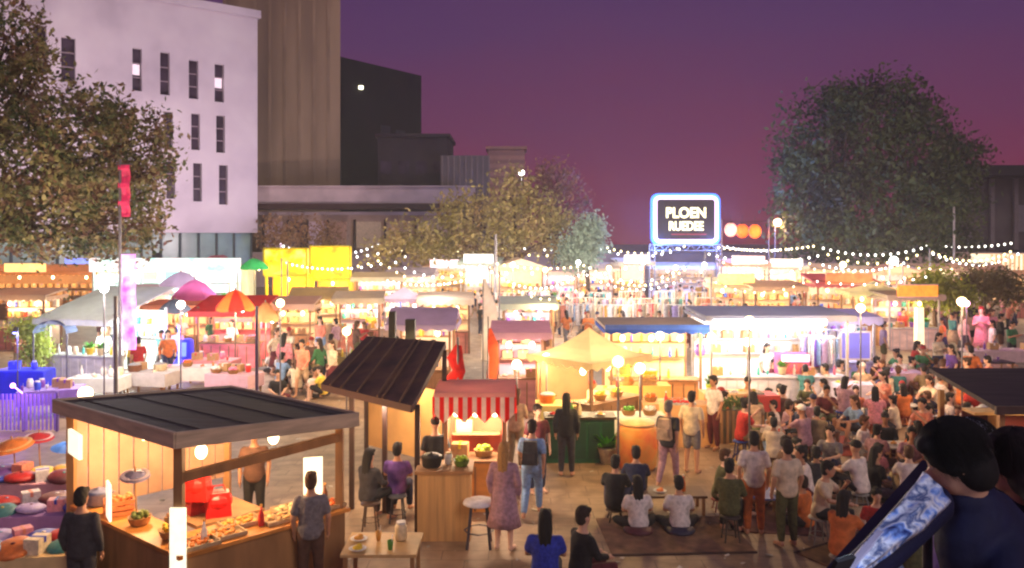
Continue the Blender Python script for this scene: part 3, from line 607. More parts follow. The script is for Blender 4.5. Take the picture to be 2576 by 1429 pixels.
    if vendor: person(r.matrix_basis @ V((rg.uniform(-.3, .3)*W, .1, 0)), rot+rg.uniform(-.4, .4), 'standing', vendor[0], 'short', 'trousers', vendor[1], vendor[2], vendor[3], 1, f'vendor in {vendor[0]} behind the counter, {short}')
    return r
def umbrella(label, X, Yrim, d, R_, rise, col, tilt=(0, 0), ribs=8, drop=.14, col2=None, power=0, z0=0, base=True, lampcol=WARM, name='market_umbrella'):
    p = at(X, Yrim, d); z = p.z; r = thing(name, label, 'umbrella', (p.x, p.y, z0)); z -= z0; m = MB(); m2 = MB(); n = ribs*2
    for i in range(ribs):
        a0, a1 = 2*math.pi*i/ribs, 2*math.pi*(i+1)/ribs; tgt = m if (i % 2 == 0 or col2 is None) else m2; K = 5; g = []
        for k in range(K+1):
            t = k/K; rr = R_*t; zz = z+rise*(1-t**1.6)
            for j in range(4): a = a0+(a1-a0)*j/3; sagr = rr*(1-.06*math.sin(math.pi*j/3)*t); g.append((sagr*math.cos(a), sagr*math.sin(a), zz))
        for j in range(4): a = a0+(a1-a0)*j/3; g.append((R_*(1-.06*math.sin(math.pi*j/3))*math.cos(a), R_*(1-.06*math.sin(math.pi*j/3))*math.sin(a), z-drop*(.7+.3*math.sin(math.pi*j/3))))
        tgt.add(g, [(k*4+j, k*4+j+1, k*4+5+j, k*4+4+j) for k in range(K+1) for j in range(3)])
    part('canopy', m, fabric(col), r)
    if col2: part('canopy_gore', m2, fabric(col2), r)
    part('pole', MB().cyl((0, 0, 0), (0, 0, z+rise+.08), .025), mat('umbrella_pole', (120, 92, 66), .5), r)
    rb = MB()
    for i in range(ribs): a = 2*math.pi*i/ribs; rb.cyl((0, 0, z-.25+rise*.3), (R_*.6*math.cos(a), R_*.6*math.sin(a), z+rise*(1-.6**1.6)-.02), .01, n=4)
    part('rib', rb, mat('umbrella_pole', (120, 92, 66)), r)
    if base: part('base', MB().lathe((0, 0, 0), [(.26, 0), (.26, .05), (.05, .1)], 16), mat('base_concrete', (110, 104, 100)), r)
    if power:
        lp = part('lamp', MB().ell((.25, 0, z-.1), (.07, .07, .09)), mat('bulb_glow_%d_%d' % lampcol[1:], lampcol, .5, emit=7), r, True); light(lp, (.25, 0, z-.28), lampcol, power)
    return r
def string(label, A, B, n, sag=.4, col=WARM, e=6, r=.06, power=0):
    A, B = V(A), V(B); o = thing('light_string', label, 'string lights', A, 0, 'light strings over the market lanes'); pts = [(B-A)*t+V((0, 0, -4*sag*t*(1-t))) for t in [i/16 for i in range(17)]]
    part('cable', MB().tube(pts, [.012]*17, n=4), mat('cord_black', (30, 28, 30)), o)
    key = 'bulbme%.3f' % r
    if key not in PROTO: me = MB().ell((0, 0, 0), (r, r, r*1.2), 8, 5).mesh('bulb', None, True); me.materials.append(mat('bulb_glow_%d_%d' % col[1:], col, .5, emit=e)); PROTO[key] = me
    for i in range(n): t = (i+.5)/n; link('bulb', PROTO[key], o, (B-A)*t+V((0, 0, -4*sag*t*(1-t)-r*1.3)), mat('string_glow_%d_%d' % col[1:], col, .5, emit=e))
    if power: light(o, (B-A)*.5+V((0, 0, -sag-.3)), col, power, .4)
    return o
# ---------------------------------------------------------------- dark flat-roofed kiosk, front left
def quadlerp(q, s, t): return q[0].lerp(q[1], s).lerp(q[3].lerp(q[2], s), t)
k1 = V((-4.16, 9.93, 0)); r = thing('food_kiosk', 'open timber kiosk with a wide flat charcoal roof and pale wooden fascia, front left', 'kiosk', k1)
Fq, Rq, Lq, Bq = V((-4.16, 9.93, 2.5))-k1, V((-2.27, 11.85, 2.32))-k1, V((-6.9, 12.1, 2.47))-k1, V((-4.95, 14.1, 2.3))-k1
dn = V((0, 0, 1))
roofm = mat('felt_roof', (44, 38, 44), .75, ramp=[(34, 28, 32), (50, 44, 48), (40, 40, 52)], scale=1.6, stretch=(1, 4, 1), bump=.3)
fas = mat('pale_fascia', (206, 182, 152), .7, noise=.2, scale=5, stretch=(.4, .4, 3))
q = [Fq, Rq, Bq, Lq]; part('roof', MB().slab([p+dn*.03 for p in q], .06), roofm, r)
rl = MB()
for i in range(4): a, b = Fq.lerp(Rq, (i+.6)/4), Lq.lerp(Bq, (i+.5)/4); rl.tube([a+dn*.035, b+dn*.035], [.008, .008], n=4)
part('roof_seam', rl, roofm, r)
def beam(mb, a, b, w_, h_):
    d = (b-a); L = d.length; x = d.normalized(); y = V((0, 0, 1)).cross(x).normalized(); z = x.cross(y); M = Matrix((x, y, z)).transposed(); return mb.box((a+b)/2, (L, w_, h_), M)
for a, b in ((Fq, Rq), (Fq, Lq), (Lq, Bq), (Rq, Bq)): part('fascia', beam(MB(), a-dn*.04, b-dn*.04, .05, .2), fas, r)
wood = mat('timber', (160, 116, 72), .7, noise=.3, scale=4, stretch=(1, 1, .2), bump=.15)
ins = lambda s, t: quadlerp(q, s, t)
posts = [ins(.06, .06), ins(.94, .06), ins(.94, .94), ins(.06, .94)]
for p in posts: part('post', MB().box((p.x, p.y, (p.z-.1)/2), (.11, .11, p.z-.1)), wood, r)
part('rail', beam(MB(), V((posts[0].x, posts[0].y, 1.92)), V((posts[1].x, posts[1].y, 2.02)), .09, .12), wood, r)
bd = MB()
A_, B_ = posts[3], posts[2]
for i in range(11): c = A_.lerp(B_, (i+.5)/11); bd.box((c.x, c.y, 1.55), ((B_-A_).length/11-.02, .03, 1.4), (0, 0, math.atan2((B_-A_).y, (B_-A_).x)))
part('plank_wall', bd, mat('plank_wall', (176, 136, 110), .75, noise=.35, scale=1.5), r)
ct = MB(); c = [ins(.03, .02), ins(.97, .02), ins(.97, .24), ins(.03, .24)]; ct.slab([V((p.x, p.y, .98)) for p in c], .05)
c2 = [ins(.03, .02), ins(.22, .02), ins(.22, .9), ins(.03, .9)]; ct.slab([V((p.x, p.y, .984)) for p in c2], .05)
top = part('counter', ct, mat('counter_laminate', (226, 150, 72), .4, noise=.15, scale=5), r)
for a, b in (((.05, .04), (.95, .04)), ((.05, .04), (.05, .88))):
    a, b = ins(*a), ins(*b); a, b = V((a.x, a.y, .47)), V((b.x, b.y, .47)); part('counter_front', beam(MB(), a, b, .04, .9), wood, top)
lit = mat('lit_menu_panel', (255, 244, 214), .5, emit=.9, scale=14, noise=.12)
pc = posts[0]; part('menu_panel', MB().box((pc.x+.02, pc.y-.09, 1.15), (.2, .03, .85)), lit, r)
pc = ins(.03, .55); part('menu_panel', MB().box((pc.x, pc.y, 1.3), (.03, .3, .5), (0, 0, .6)), lit, r)
pc = ins(.9, .2); part('menu_panel', MB().box((pc.x, pc.y, 1.35), (.28, .03, .6), (0, 0, .3)), lit, r)
pc = ins(.03, .8); part('menu_panel', MB().box((pc.x-.08, pc.y, 1.95), (.05, .55, .35), (0, 0, .75)), lit, r)
for s_, t_ in ((.3, .25), (.7, .25), (.3, .7), (.75, .7)):
    p = ins(s_, t_); lp = part('lamp', MB().ell((p.x, p.y, 2.02), (.08, .08, .1)), mat('bulb_glow_214_160', WARM, .5, emit=7), r, True); part('cord', MB().cyl((p.x, p.y, 2.1), (p.x, p.y, 2.26), .01, n=5), mat('cord_black', (30, 28, 30)), lp)
    light(lp, (p.x, p.y, 1.85), (255, 206, 150), 75, .1)
KN = 'flat charcoal-roofed kiosk'
def kgood(kind, s, t, ca, cb, lab, z=.985, sc=1, rot=.5): p = ins(s, t)+k1; return good(kind, (p.x, p.y, z), rot, ca, cb, lab, s=sc, group='goods on the front kiosk')
kgood('tray', .15, .08, (190, 160, 120), (240, 130, 40), f'tray of orange fried snacks at the lit corner post of the {KN}', rot=.75)
kgood('tray', .45, .17, (190, 160, 120), (250, 170, 70), f'tray of amber pastries in the second row of the {KN} counter', rot=.75)
kgood('tray', .75, .17, (200, 170, 130), (250, 214, 150), f'tray of cream rolls in the second row of the {KN} counter', rot=.75)
kgood('tray', .3, .1, (190, 160, 120), (236, 150, 50), f'tray of golden fritters on the front counter of the {KN}', sc=1.0, rot=.75)
kgood('tray', .62, .1, (190, 160, 120), (246, 190, 120), f'tray of pale buns on the front counter of the {KN}', rot=.75)
kgood('tray', .88, .1, (190, 160, 120), (222, 110, 40), f'tray of dark orange skewers at the right end of the {KN} counter', rot=.75)
kgood('basket', .13, .22, (190, 140, 80), (250, 200, 40), f'basket of bright yellow fruit near the lit post of the {KN}', sc=.95)
kgood('basket', .12, .45, (170, 120, 70), (96, 110, 46), f'basket of olive green vegetables on the side counter of the {KN}', sc=.9)
kgood('crate', .13, .64, (224, 128, 70), (240, 140, 70), f'crate of orange fruit on the side counter of the {KN}')
kgood('pot', .13, .82, (130, 130, 150), (110, 116, 150), f'large blue-grey pot with a lid on the side counter of the {KN}', sc=.9)
for i, (s_, t_, c_, l_) in enumerate([(.4, .42, (220, 30, 22), 'top red bag'), (.5, .4, (200, 24, 24), 'front red bag'), (.46, .5, (180, 30, 30), 'rear red bag')]):
    p = ins(s_, t_)+k1; o = thing('carrier_bag', f'{l_} of the bright red bags stacked inside the {KN}', 'bag', (p.x, p.y, .9+(.0 if i else .28)), .4*i, 'red bags in the front kiosk')
    part('sack', MB().box((0, 0, .17), (.36, .26, .34), taper=.8).ell((0, 0, .2), (.2, .15, .16)), mat('red_plastic_%d' % i, c_, .4, noise=.3, scale=9, bump=.3), o); part('handle', MB().tube([(-.1, 0, .33), (-.07, 0, .43), (.07, 0, .43), (.1, 0, .33)], [.012]*4, n=5), mat('red_plastic_0', c_), o)
tb = thing('work_table', 'timber work table carrying red bags inside the flat charcoal-roofed kiosk', 'table', (0, 0, 0)); pa = [ins(.34, .34)+k1, ins(.72, .34)+k1, ins(.72, .58)+k1, ins(.34, .58)+k1]
part('table_top', MB().slab([V((p.x, p.y, .895)) for p in pa], .05), wood, tb)
for p in pa: part('leg', MB().box((p.x, p.y, .42), (.05, .05, .84)), wood, tb)
for i, (s_, t_, c_) in enumerate([(.2, .06, 'white'), (.5, .06, 'red'), (.93, .12, 'brown')]):
    kgood('bottle', s_, t_+.03, COLW[c_], COLW['golden'], f'{c_} sauce bottle on the counter edge of the {KN}')
# ---------------------------------------------------------------- small kiosk with the brown sloping roof
k2 = V((-2.3, 15, 0)); r = thing('roofed_booth', 'small booth with a steep brown plank roof on dark posts, left of centre', 'booth', k2)
A, B, Cc, Dd = V((-1.66, 13.3, 2.18))-k2, V((-3.5, 14.8, 2.26))-k2, V((-1.29, 15.5, 2.94))-k2, V((-3.05, 17, 2.86))-k2
plank = mat('dark_roof_plank', (78, 50, 52), .75, ramp=[(56, 38, 42), (84, 56, 54), (100, 70, 54)], scale=2, stretch=(1, 1, 1), bump=.2)
rf = part('roof', MB().slab([A, Cc, Dd, B], .07), plank, r); se = MB()
for t in (.12, .3, .36, .58, .77, .9): se.tube([A.lerp(B, t)+dn*.015, Cc.lerp(Dd, t)+dn*.015], [.02, .02], n=4)
part('roof_batten', se, mat('roof_batten', (112, 84, 62), .7), rf)
for a, b in ((A, B), (Cc, Dd), (A, Cc), (B, Dd)): part('fascia', beam(MB(), a-dn*.06, b-dn*.06, .04, .12), mat('dark_fascia', (80, 56, 52), .7), r)
for X, Y, X2, z in ((1050, 1340, 0, 2.15), (968, 1290, 0, 2.2), (885, 1280, 0, 2.22)):
    p = gnd(X, Y)-k2; part('post', MB().box((p.x, p.y, z/2), (.085, .085, z)), mat('dark_post', (52, 30, 24), .6, noise=.3), r)
for p in (Cc, Dd): part('post', MB().box((p.x, p.y-.15, 1.4), (.085, .085, 2.8)), mat('dark_post', (52, 30, 24), .6, noise=.3), r)
part('chimney', MB().box((Dd.x+.55, Dd.y-.2, 3.1), (.14, .14, .6)).box((Dd.x+.95, Dd.y-.35, 3.0), (.2, .2, .5)), mat('sooty_metal', (62, 64, 48), .6), r)
bl = V((-1.6, 13.2, 0)); 
part('rear_panel', beam(MB(), V((Dd.x, Dd.y-.1, 1.3)), V((Cc.x, Cc.y-.1, 1.3)), .05, 1.4), mat('tan_panel', (206, 160, 100), .7, noise=.15, scale=2), r)
pq = Cc.lerp(Dd, .5); light(r, (pq.x, pq.y-.9, 2.15), WARM, 60); light(r, (A.x-.7, A.y+.9, 1.9), (255, 220, 190), 35)
c = gnd(1120, 1345); cs = thing('wooden_bar', 'tall plain plywood bar counter beside the booth with the brown sloping roof', 'bar counter', c)
part('bar_front', MB().box((0, 0, .55), (.86, .6, 1.1)), mat('plywood', (202, 156, 98), .6, noise=.2, scale=3, stretch=(6, 6, .3)), cs); part('bar_top', MB().box((0, 0, 1.125), (.94, .68, .05)), wood, cs)
good('pot', c+V((-.22, -.05, 1.15)), 0, (40, 38, 36), (52, 50, 46), 'big black stock pot on the plain plywood bar counter', name='stock_pot', s=.85); good('basket', c+V((.27, 0, 1.15)), 0, (90, 120, 40), (170, 200, 50), 'bowl of lime green fruit at the right end of the plain plywood bar counter', name='fruit_bowl', s=.8)
good('jar', c+V((.05, .1, 1.15)), 0, (230, 220, 200), (190, 170, 120), 'pale jar between the black pot and the fruit bowl on the plywood bar', s=.8)
c = gnd(1205, 1372); o = good('stool', c, 0, (226, 224, 228), (70, 66, 78), 'tall bar stool with a round white seat by the plywood bar', name='bar_stool', s=1.55, cat='bar stool')
# ---------------------------------------------------------------- named stalls of the middle ground
FR, DR, HOT = ('crate', 'basket', 'tray', 'box'), ('bottle', 'jar', 'cup', 'plant'), ('pot', 'tray', 'plate', 'bottle')
# left side, far to near
stall('amber stall with rows of bright bulbs at the far left edge', 70, 805, 8, 2.2, 2.8, 'flat', .3, (240, 190, 130), 0, kinds=FR, cols=('orange', 'golden', 'cream', 'brown'), power=420, nlamps=4, signboard=((255, 190, 110), 1.6), vendor=('olive', 'navy', 'short', 'black'))
stall('blue-boarded stall between the amber stall and the white container cafe', 208, 790, 2.4, 2, 3.0, 'flat', .2, (90, 110, 220), 0, kinds=DR, cols=('blue', 'white', 'teal'), power=220, lampcol=COOL, back=(90, 110, 210), signboard=((110, 130, 240), 1.1))
# container cafe
cc = at(438, 790, 48); cc.z = 0; r = thing('container_cafe', 'long white container cafe glowing teal-white behind the purple banner', 'cafe', cc)
cw = mat('container_white', (222, 236, 232), .5, noise=.06); cgl = mat('cafe_glow', (206, 250, 238), .5, emit=.85, scale=.8, ramp=[(150, 220, 200), (226, 255, 246), (250, 226, 226), (255, 255, 250)])
part('body', MB().box((0, 1.6, 1.5), (8.6, .1, 3)).box((-4.3, .4, 1.5), (.1, 2.5, 3)).box((4.3, .4, 1.5), (.1, 2.5, 3)).box((0, .4, .1), (8.7, 2.5, .2)), cw, r)
part('roof', MB().box((0, .3, 3.1), (8.9, 3, .14)), mat('cafe_roof', (110, 130, 130), .6), r); part('light_fascia', MB().box((0, -1.26, 3.25), (8.8, .08, .8)), cgl, r)
part('counter', MB().box((0, -.6, .6), (8.3, .6, 1.1)), mat('cafe_counter', (190, 210, 204), .5, noise=.3, scale=3), r)
for i in range(6): x = -3.6+i*1.44; sh = part('shelf', MB().box((x, 1.4, 1.5), (1.2, .3, .04)).box((x, 1.4, 2.1), (1.2, .3, .04)), mat('shelf_white', (230, 230, 226)), r); part('poster', MB().box((x, 1.52, 2.5), (.9, .03, .5)), mat('poster_%d' % i, [(240, 150, 160), (250, 230, 120), (120, 210, 190), (250, 250, 250), (240, 120, 110), (150, 200, 240)][i], emit=.6), sh)
for i in range(4): x = -3.2+i*2.1; lp = part('ceiling_lamp', MB().box((x, 0, 2.95), (1.2, .16, .06)), mat('tube_white', (235, 255, 250), emit=6), r); light(lp, (x, -.2, 2.75), (225, 255, 246), 190)
for x in (-4.2, -1.4, 1.4, 4.2): part('post', MB().box((x, -1.18, 1.5), (.1, .1, 2.9)), cw, r)
stock(r, 'white container cafe', 'counter', -.6, 1.16, 8, DR+('box', 'crate'), ('white', 'pink', 'teal', 'yellow', 'red'), random.Random(2))
stall('pink stall with a pointed gable in front of the container cafe', 533, 800, 2.1, 1.8, 3.0, 'gable', .75, (238, 140, 160), 0, kinds=DR, cols=('pink', 'white', 'red'), power=200, lampcol=PINK, back=(240, 150, 150), signboard=((255, 150, 160), 1.0))
umbrella('green market umbrella right of the white container cafe', 640, 672, 45, .8, .5, (40, 150, 100), power=60)
# yellow kiosks
def yellow_kiosk(lab, X, W, ytop, ybot, signc, bodyc, d):
    c = V(((X-CX)/F*d, d, 0)); zt = CH-(ytop-HY)/F*d; zb = CH-(ybot-HY)/F*d; r = thing('yellow_kiosk', lab, 'kiosk', c)
    ym = mat('yellow_paint', (232, 210, 30), .5, noise=.1); part('sign_box', MB().box((0, -.5, (zt+zb)/2), (W, .5, zt-zb)), mat('yellow_light_%d' % signc[2], signc, .5, emit=.75, scale=1.2, ramp=[signc, (246, 206, 20), (190, 140, 20)]), r)
    part('frame', MB().box((0, -.78, zt), (W+.1, .06, .1)).box((0, -.78, zb), (W+.1, .06, .1)).box((-W/2, -.78, (zt+zb)/2), (.1, .06, zt-zb)).box((W/2, -.78, (zt+zb)/2), (.1, .06, zt-zb)), ym, r)
    part('back_wall', MB().box((0, 1.0, zb/2), (W, .1, zb)), mat('amber_wall_%d' % bodyc[1], bodyc, .6, noise=.3, scale=1.5), r)
    for x in (-W/2+.06, W/2-.06): part('post', MB().box((x, -.5, zb/2), (.12, .12, zb)), ym, r)
    part('roof', MB().box((0, .2, zb-.06), (W, 1.8, .1)), ym, r); part('counter', MB().box((0, -.4, .5), (W-.2, .5, 1)), mat('amber_front', (214, 160, 60), .6), r)
    lp = part('lamp', MB().ell((0, -.1, zb-.3), (.09, .09, .12)), mat('bulb_glow_214_160', WARM, emit=7), r); light(lp, (0, -.3, zb-.55), (255, 220, 120), 240)
    stock(r, lab.split(',')[0], 'counter', -.4, 1.01, W-.3, ('box', 'jar', 'basket', 'bottle'), ('yellow', 'orange', 'white', 'golden', 'red'), random.Random(int(X)))
yellow_kiosk('yellow kiosk with a pale lemon sign box, left of the pair', 727, 2.45, 625, 690, (252, 240, 140), (236, 170, 30), 47)
yellow_kiosk('yellow kiosk with a deep yellow sign box, right of the pair', 838, 2.3, 620, 700, (246, 214, 30), (226, 150, 60), 48)
for args in [('magenta market umbrella left of the red domed canopy', 490, 745, 34, .95, .7, (214, 110, 180), 90, None), ('lilac and white market umbrella above the magenta one', 455, 715, 38, 1.0, .6, (196, 176, 216), 70, None), ('dark grey market umbrella beside the purple banner pole', 440, 778, 31, .62, .4, (84, 92, 108), 30, None),
             ('big red domed umbrella over the toy stall', 592, 772, 28, .68, .6, (206, 40, 26), 90, (230, 110, 40)), ('small tan umbrella with an arched rim right of the red dome', 668, 800, 30, .5, .6, (206, 140, 80), 60, None)]:
    umbrella(args[0], args[1], args[2], args[3], args[4], args[5], args[6], power=args[7], col2=args[8], lampcol=WHITE)
stall('red toy stall under the domed umbrella, full of pink and orange goods', 575, 925, 2.3, 1.6, 2.3, 'mono', .3, (226, 70, 60), 0, kinds=('box', 'jar', 'basket', 'crate', 'plant'), cols=('red', 'pink', 'orange', 'white', 'lime'), power=330, lampcol=(255, 220, 200), back=(236, 110, 110), front=(240, 120, 120), vendor=('white', 'navy', 'long', 'black'))
stall('orange snack stall left of the red toy stall', 430, 905, 1.9, 1.4, 2.1, 'flat', .1, (240, 170, 120), 0, kinds=HOT, cols=('orange', 'golden', 'cream'), power=220, back=(250, 190, 150), vendor=('pink', 'grey', 'bun', 'dark brown'))
# white tent, left
stall('white tent with a sloping ribbed roof at the left edge', 205, 965, 2.6, 2.6, 2.35, 'mono', .75, (240, 244, 240), -.25, kinds=DR, cols=('white', 'cream', 'yellow', 'teal'), power=900, lampcol=(236, 255, 246), wood=(200, 196, 192), back=(240, 240, 230), vendor=('white', 'charcoal', 'cap', 'white'))
p = gnd(152, 965); r = thing('arched_awning', 'slate-grey arched awning frame standing before the white tent', 'awning', p-V((0, .3, 0)))
arc = [(.55*math.cos(math.pi*i/14), 0, 1.75+.42*math.sin(math.pi*i/14)) for i in range(15)]
mb_ = MB(); g = [(x, y, z) for x, _, z in arc for y in (-.35, .35)]; mb_.add(g, [(2*i, 2*i+2, 2*i+3, 2*i+1) for i in range(14)]); part('canopy', mb_, fabric((96, 104, 140)), r)
for x in (-.55, .55): part('post', MB().cyl((x, -.3, 0), (x, -.3, 1.75), .03), gmet, r)
# royal blue lit table and purple fence
blue = mat('royal_blue_cloth', (30, 36, 230), .6, noise=.25, scale=2)
p = gnd(62, 1000); r = thing('draped_table', 'table draped to the ground in glowing royal blue cloth at the left edge', 'table', p)
part('cloth', MB().box((0, 0, .42), (1.6, .7, .84), taper=.96), blue, r); part('table_top', MB().box((0, 0, .86), (1.5, .66, .03)), mat('blue_top', (60, 70, 230), .4), r)
light(thing('spotlight', 'small blue spotlight over the royal blue draped table', 'lamp', p+V((0, -.5, 2.0))), (0, 0, 0), (120, 120, 255), 130); kk = bpy.data.objects['spotlight']; part('housing', MB().cyl((0, 0, .05), (0, .1, .2), .07), mat('cord_black', (30, 28, 30)), kk); part('stand', MB().cyl((0, .15, -2.0), (0, .15, .15), .02), gmet, kk); part('lens', MB().ell((0, 0, .05), (.055, .055, .03)), mat('blue_lens', (150, 150, 255), emit=4), kk)
good('jar', p+V((.3, 0, .875)), 0, (60, 60, 230), (200, 200, 250), 'blue jar on the royal blue draped table'); good('box', p+V((-.3, 0, .875)), .3, (40, 50, 200), (90, 90, 240), 'blue carton on the royal blue draped table', name='carton')
r = thing('slatted_fence', 'low slatted fence washed in violet light at the left edge', 'fence', gnd(60, 1085)); pf = mat('violet_slats', (150, 120, 210), .6)
for x in (-.85, 0, .85): part('post', MB().box((x, 0, .5), (.06, .06, 1.0)), mat('violet_post', (110, 84, 160)), r)
m_ = MB()
for i in range(17): m_.box((-.82+i*.102, -.04, .5), (.05, .02, .92))
part('slats', m_, pf, r); lp = part('lamp', MB().ell((0, -.45, 1.25), (.06, .06, .06)).cyl((0, -.06, .98), (0, -.45, 1.25), .012, n=5), mat('violet_bulb', (200, 150, 255), emit=5), r); light(lp, (0, -.6, 1.2), (170, 110, 255), 45)
# royal-blue draped stand and banner pole
p = gnd(467, 935); r = thing('display_stand', 'royal blue draped display stand with a sloping front, before the orange snack stall', 'display stand', p)
part('drape', MB().lathe((0, 0, 0), [(.48, 0), (.46, .3), (.3, .5), (.27, 1.15), (.2, 1.2)], 20), blue, r); part('panel', MB().box((0, -.31, .85), (.3, .04, .5), (-.1, 0, 0)), mat('blue_panel', (90, 110, 240), .4, emit=.5), r); lq = part('lamp', MB().ell((0, -.6, 1.7), (.05, .05, .06)).cyl((0, -.6, 0), (0, -.6, 1.66), .015, n=5), mat('added_blue_bulb', (150, 150, 255), emit=4), r); light(lq, (0, -.75, 1.6), (110, 120, 255), 60)  # small blue lamp added to light the drape
r, zt = pole('tall mast with a glowing violet banner below and a red one higher up', 302, 400, 1000, .05, gmet, name='banner_mast')
p = gnd(302, 1000); d = p.y; zz = lambda Y: CH-(Y-HY)/F*d
def flag(nm, x, z0, z1, wd, m):
    f = MB(); n = 14; g = []
    for i in range(n+1): z = z0+(z1-z0)*i/n; w2 = .05*math.sin(i*1.3); g += [(x, w2, z), (x+wd*.5, w2*1.6+.03, z), (x+wd, w2*.6, z)]
    f.add(g, [(i*3+j, i*3+j+1, i*3+j+4, i*3+j+3) for i in range(n) for j in (0, 1)]); m0 = part(nm, f, m, r); so = m0.modifiers.new('t', 'SOLIDIFY'); so.thickness = .012; return m0
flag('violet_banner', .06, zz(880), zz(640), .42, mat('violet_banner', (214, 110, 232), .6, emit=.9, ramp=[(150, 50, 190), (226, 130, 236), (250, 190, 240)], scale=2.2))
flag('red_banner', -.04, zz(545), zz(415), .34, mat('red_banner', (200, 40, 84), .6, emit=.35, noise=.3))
part('crossbar', MB().box((.25, 0, zz(640)+.02), (.6, .03, .03)).box((.12, 0, zz(415)+.02), (.5, .03, .03)), gmet, r)
pole('grey steel post behind the charcoal kiosk roof, under the violet banner', 291, 745, 1080, .055, gmet); pole('dark slim post right of the red toy stall', 646, 770, 1040, .05, mat('dark_violet_metal', (60, 42, 84), .4))
# ---------------------------------------------------------------- centre
stall('red and white striped awning stall| behind the brown-roofed booth', 1195, 1290, 1.05, .8, 2.1, 'flat', .02, (240, 190, 180), 0, kinds=FR+('plant',), cols=('lime', 'orange', 'green', 'yellow', 'white'), power=230, lampcol=(255, 226, 190), back=(220, 90, 60), front=(226, 150, 70), val=.46, nlamps=3)
sm = mat('red_white_stripes', (240, 226, 216), .8, wave=((222, 30, 20), 1.9, 'X', .04), trans=.4)
for o in bpy.data.objects:
    if o.name.startswith('valance') and o.parent and 'striped awning' in o.parent.get('label', ''): o.data.materials[0] = sm
p = gnd(1152, 1235); r = thing('bunting_pole', 'red cloth streamer hanging from a thin pole between the brown roof and the striped awning', 'streamer', p)
part('pole', MB().cyl((0, 0, 0), (0, 0, 3.0), .025), gmet, r); part('streamer', MB().tube([(.02, 0, 2.85), (-.06, .02, 2.6), (.02, -.02, 2.35), (-.12, .02, 2.1), (-.2, 0, 1.8), (-.32, .02, 1.6)], [(.06, .02), (.16, .03), (.13, .02), (.17, .03), (.12, .02), (.04, .01)], n=10), mat('bright_red_cloth', (232, 26, 16), .7, noise=.3), r)
p = gnd(1228, 1080); r = thing('feather_flag', 'orange-red feather flag standing behind the striped awning', 'flag', p); part('pole', MB().cyl((0, 0, 0), (0, 0, 2.9), .02), gmet, r)
part('cloth', MB().tube([(.08, 0, 1.3), (.13, .03, 1.7), (.12, -.03, 2.2), (.04, 0, 2.6)], [(.12, .012), (.15, .03), (.13, .02), (.04, .012)], n=12), mat('orange_red_cloth', (236, 84, 34), .7, noise=.3), r)
p = gnd(1215, 985); r = thing('feather_flag', 'tall white feather flag tapering upward, just right of centre', 'flag', p); part('pole', MB().cyl((0, 0, 0), (0, 0, 3.6), .02), gmet, r)
part('cloth', MB().tube([(.14, 0, 1.0), (.24, 0, 1.8), (.22, 0, 2.7), (.05, 0, 3.6)], [(.2, .012), (.27, .012), (.2, .012), (.04, .012)], n=12), mat('white_flag_cloth', (248, 242, 234), .7, noise=.1), r)  # plain white cloth without emission
stall('small tent with a lilac-grey roof just behind the brown-roofed booth', 1060, 1010, 1.7, 1.8, 2.3, 'ridge', .45, (196, 180, 214), 0, kinds=DR, cols=('white', 'purple', 'golden'), power=150, back=(220, 200, 190), vendor=('navy', 'grey', 'short', 'black'))
stall('low white and pink roofed stall| with a curtained pink front', 1310, 1035, 1.35, 1.5, 2.15, 'flat', .15, (250, 214, 226), 0, kinds=('box', 'jar', 'plate'), cols=('pink', 'white', 'cream'), power=170, lampcol=(255, 224, 214), front=(214, 150, 156), back=(214, 160, 170), val=.14)
c_ = gnd(1482, 1085); stall('cream and amber peaked canopy stall| with scalloped edges behind the dark green bar', 0, 0, 1.85, 1.85, 1.95, 'peak', .7, (252, 234, 190), R(42), kinds=('basket', 'plate', 'tray', 'jar'), cols=('yellow', 'lime', 'golden', 'cream'), power=260, back=None, val=.2, shelf=False, nlamps=2, seed=4, loc=c_-Matrix.Rotation(R(42), 3, 'Z') @ V((0, .92, 0)))
# green bar with the glowing tables behind it
p = gnd(1460, 1165); r = thing('green_bar', 'dark green panelled drinks bar behind a person in black', 'bar counter', p); gp = mat('bottle_green', (24, 84, 54), .5, noise=.35, scale=2)
part('front', MB().box((0, .25, .48), (1.5, .5, .96)), gp, r); part('bar_top', MB().box((0, .25, .985), (1.58, .6, .05)), mat('bar_top', (60, 46, 34), .5), r)
pn = MB()
for i in range(5): pn.box((-.6+i*.3, -.012, .5), (.24, .02, .8))
part('panel', pn, mat('bottle_green_dark', (18, 62, 44), .5), r)
stock(thing('x', 'x', 'x', p+V((0, .25, 0))), 'dark green drinks bar', 'top', 0, 1.01, 1.5, ('bottle', 'cup', 'jar', 'plate'), ('white', 'golden', 'green', 'cream', 'red'), random.Random(9)); bpy.data.objects.remove(bpy.data.objects['x'])
def table(lab, loc, W, D_, h, col, rot=0, cloth=None, name='table', power=0):
    r = thing(name, lab, 'table', loc, rot); tm = mat('tabletop_%d_%d_%d' % col, col, .5, noise=.15, scale=4)
    part('table_top', MB().box((0, 0, h-.02), (W, D_, .04)), tm, r)
    for sx in (-1, 1):
        for sy in (-1, 1): part('leg', MB().box((sx*(W/2-.06), sy*(D_/2-.06), (h-.04)/2), (.05, .05, h-.04)), wood, r)
    if cloth: part('tablecloth', MB().box((0, 0, h-.19), (W+.04, D_+.04, .4)), mat('linen_%d_%d_%d' % cloth, cloth, .8, noise=.1), r)
    r.matrix_basis = Matrix.Translation(loc) @ Matrix.Rotation(rot, 4, 'Z'); return r
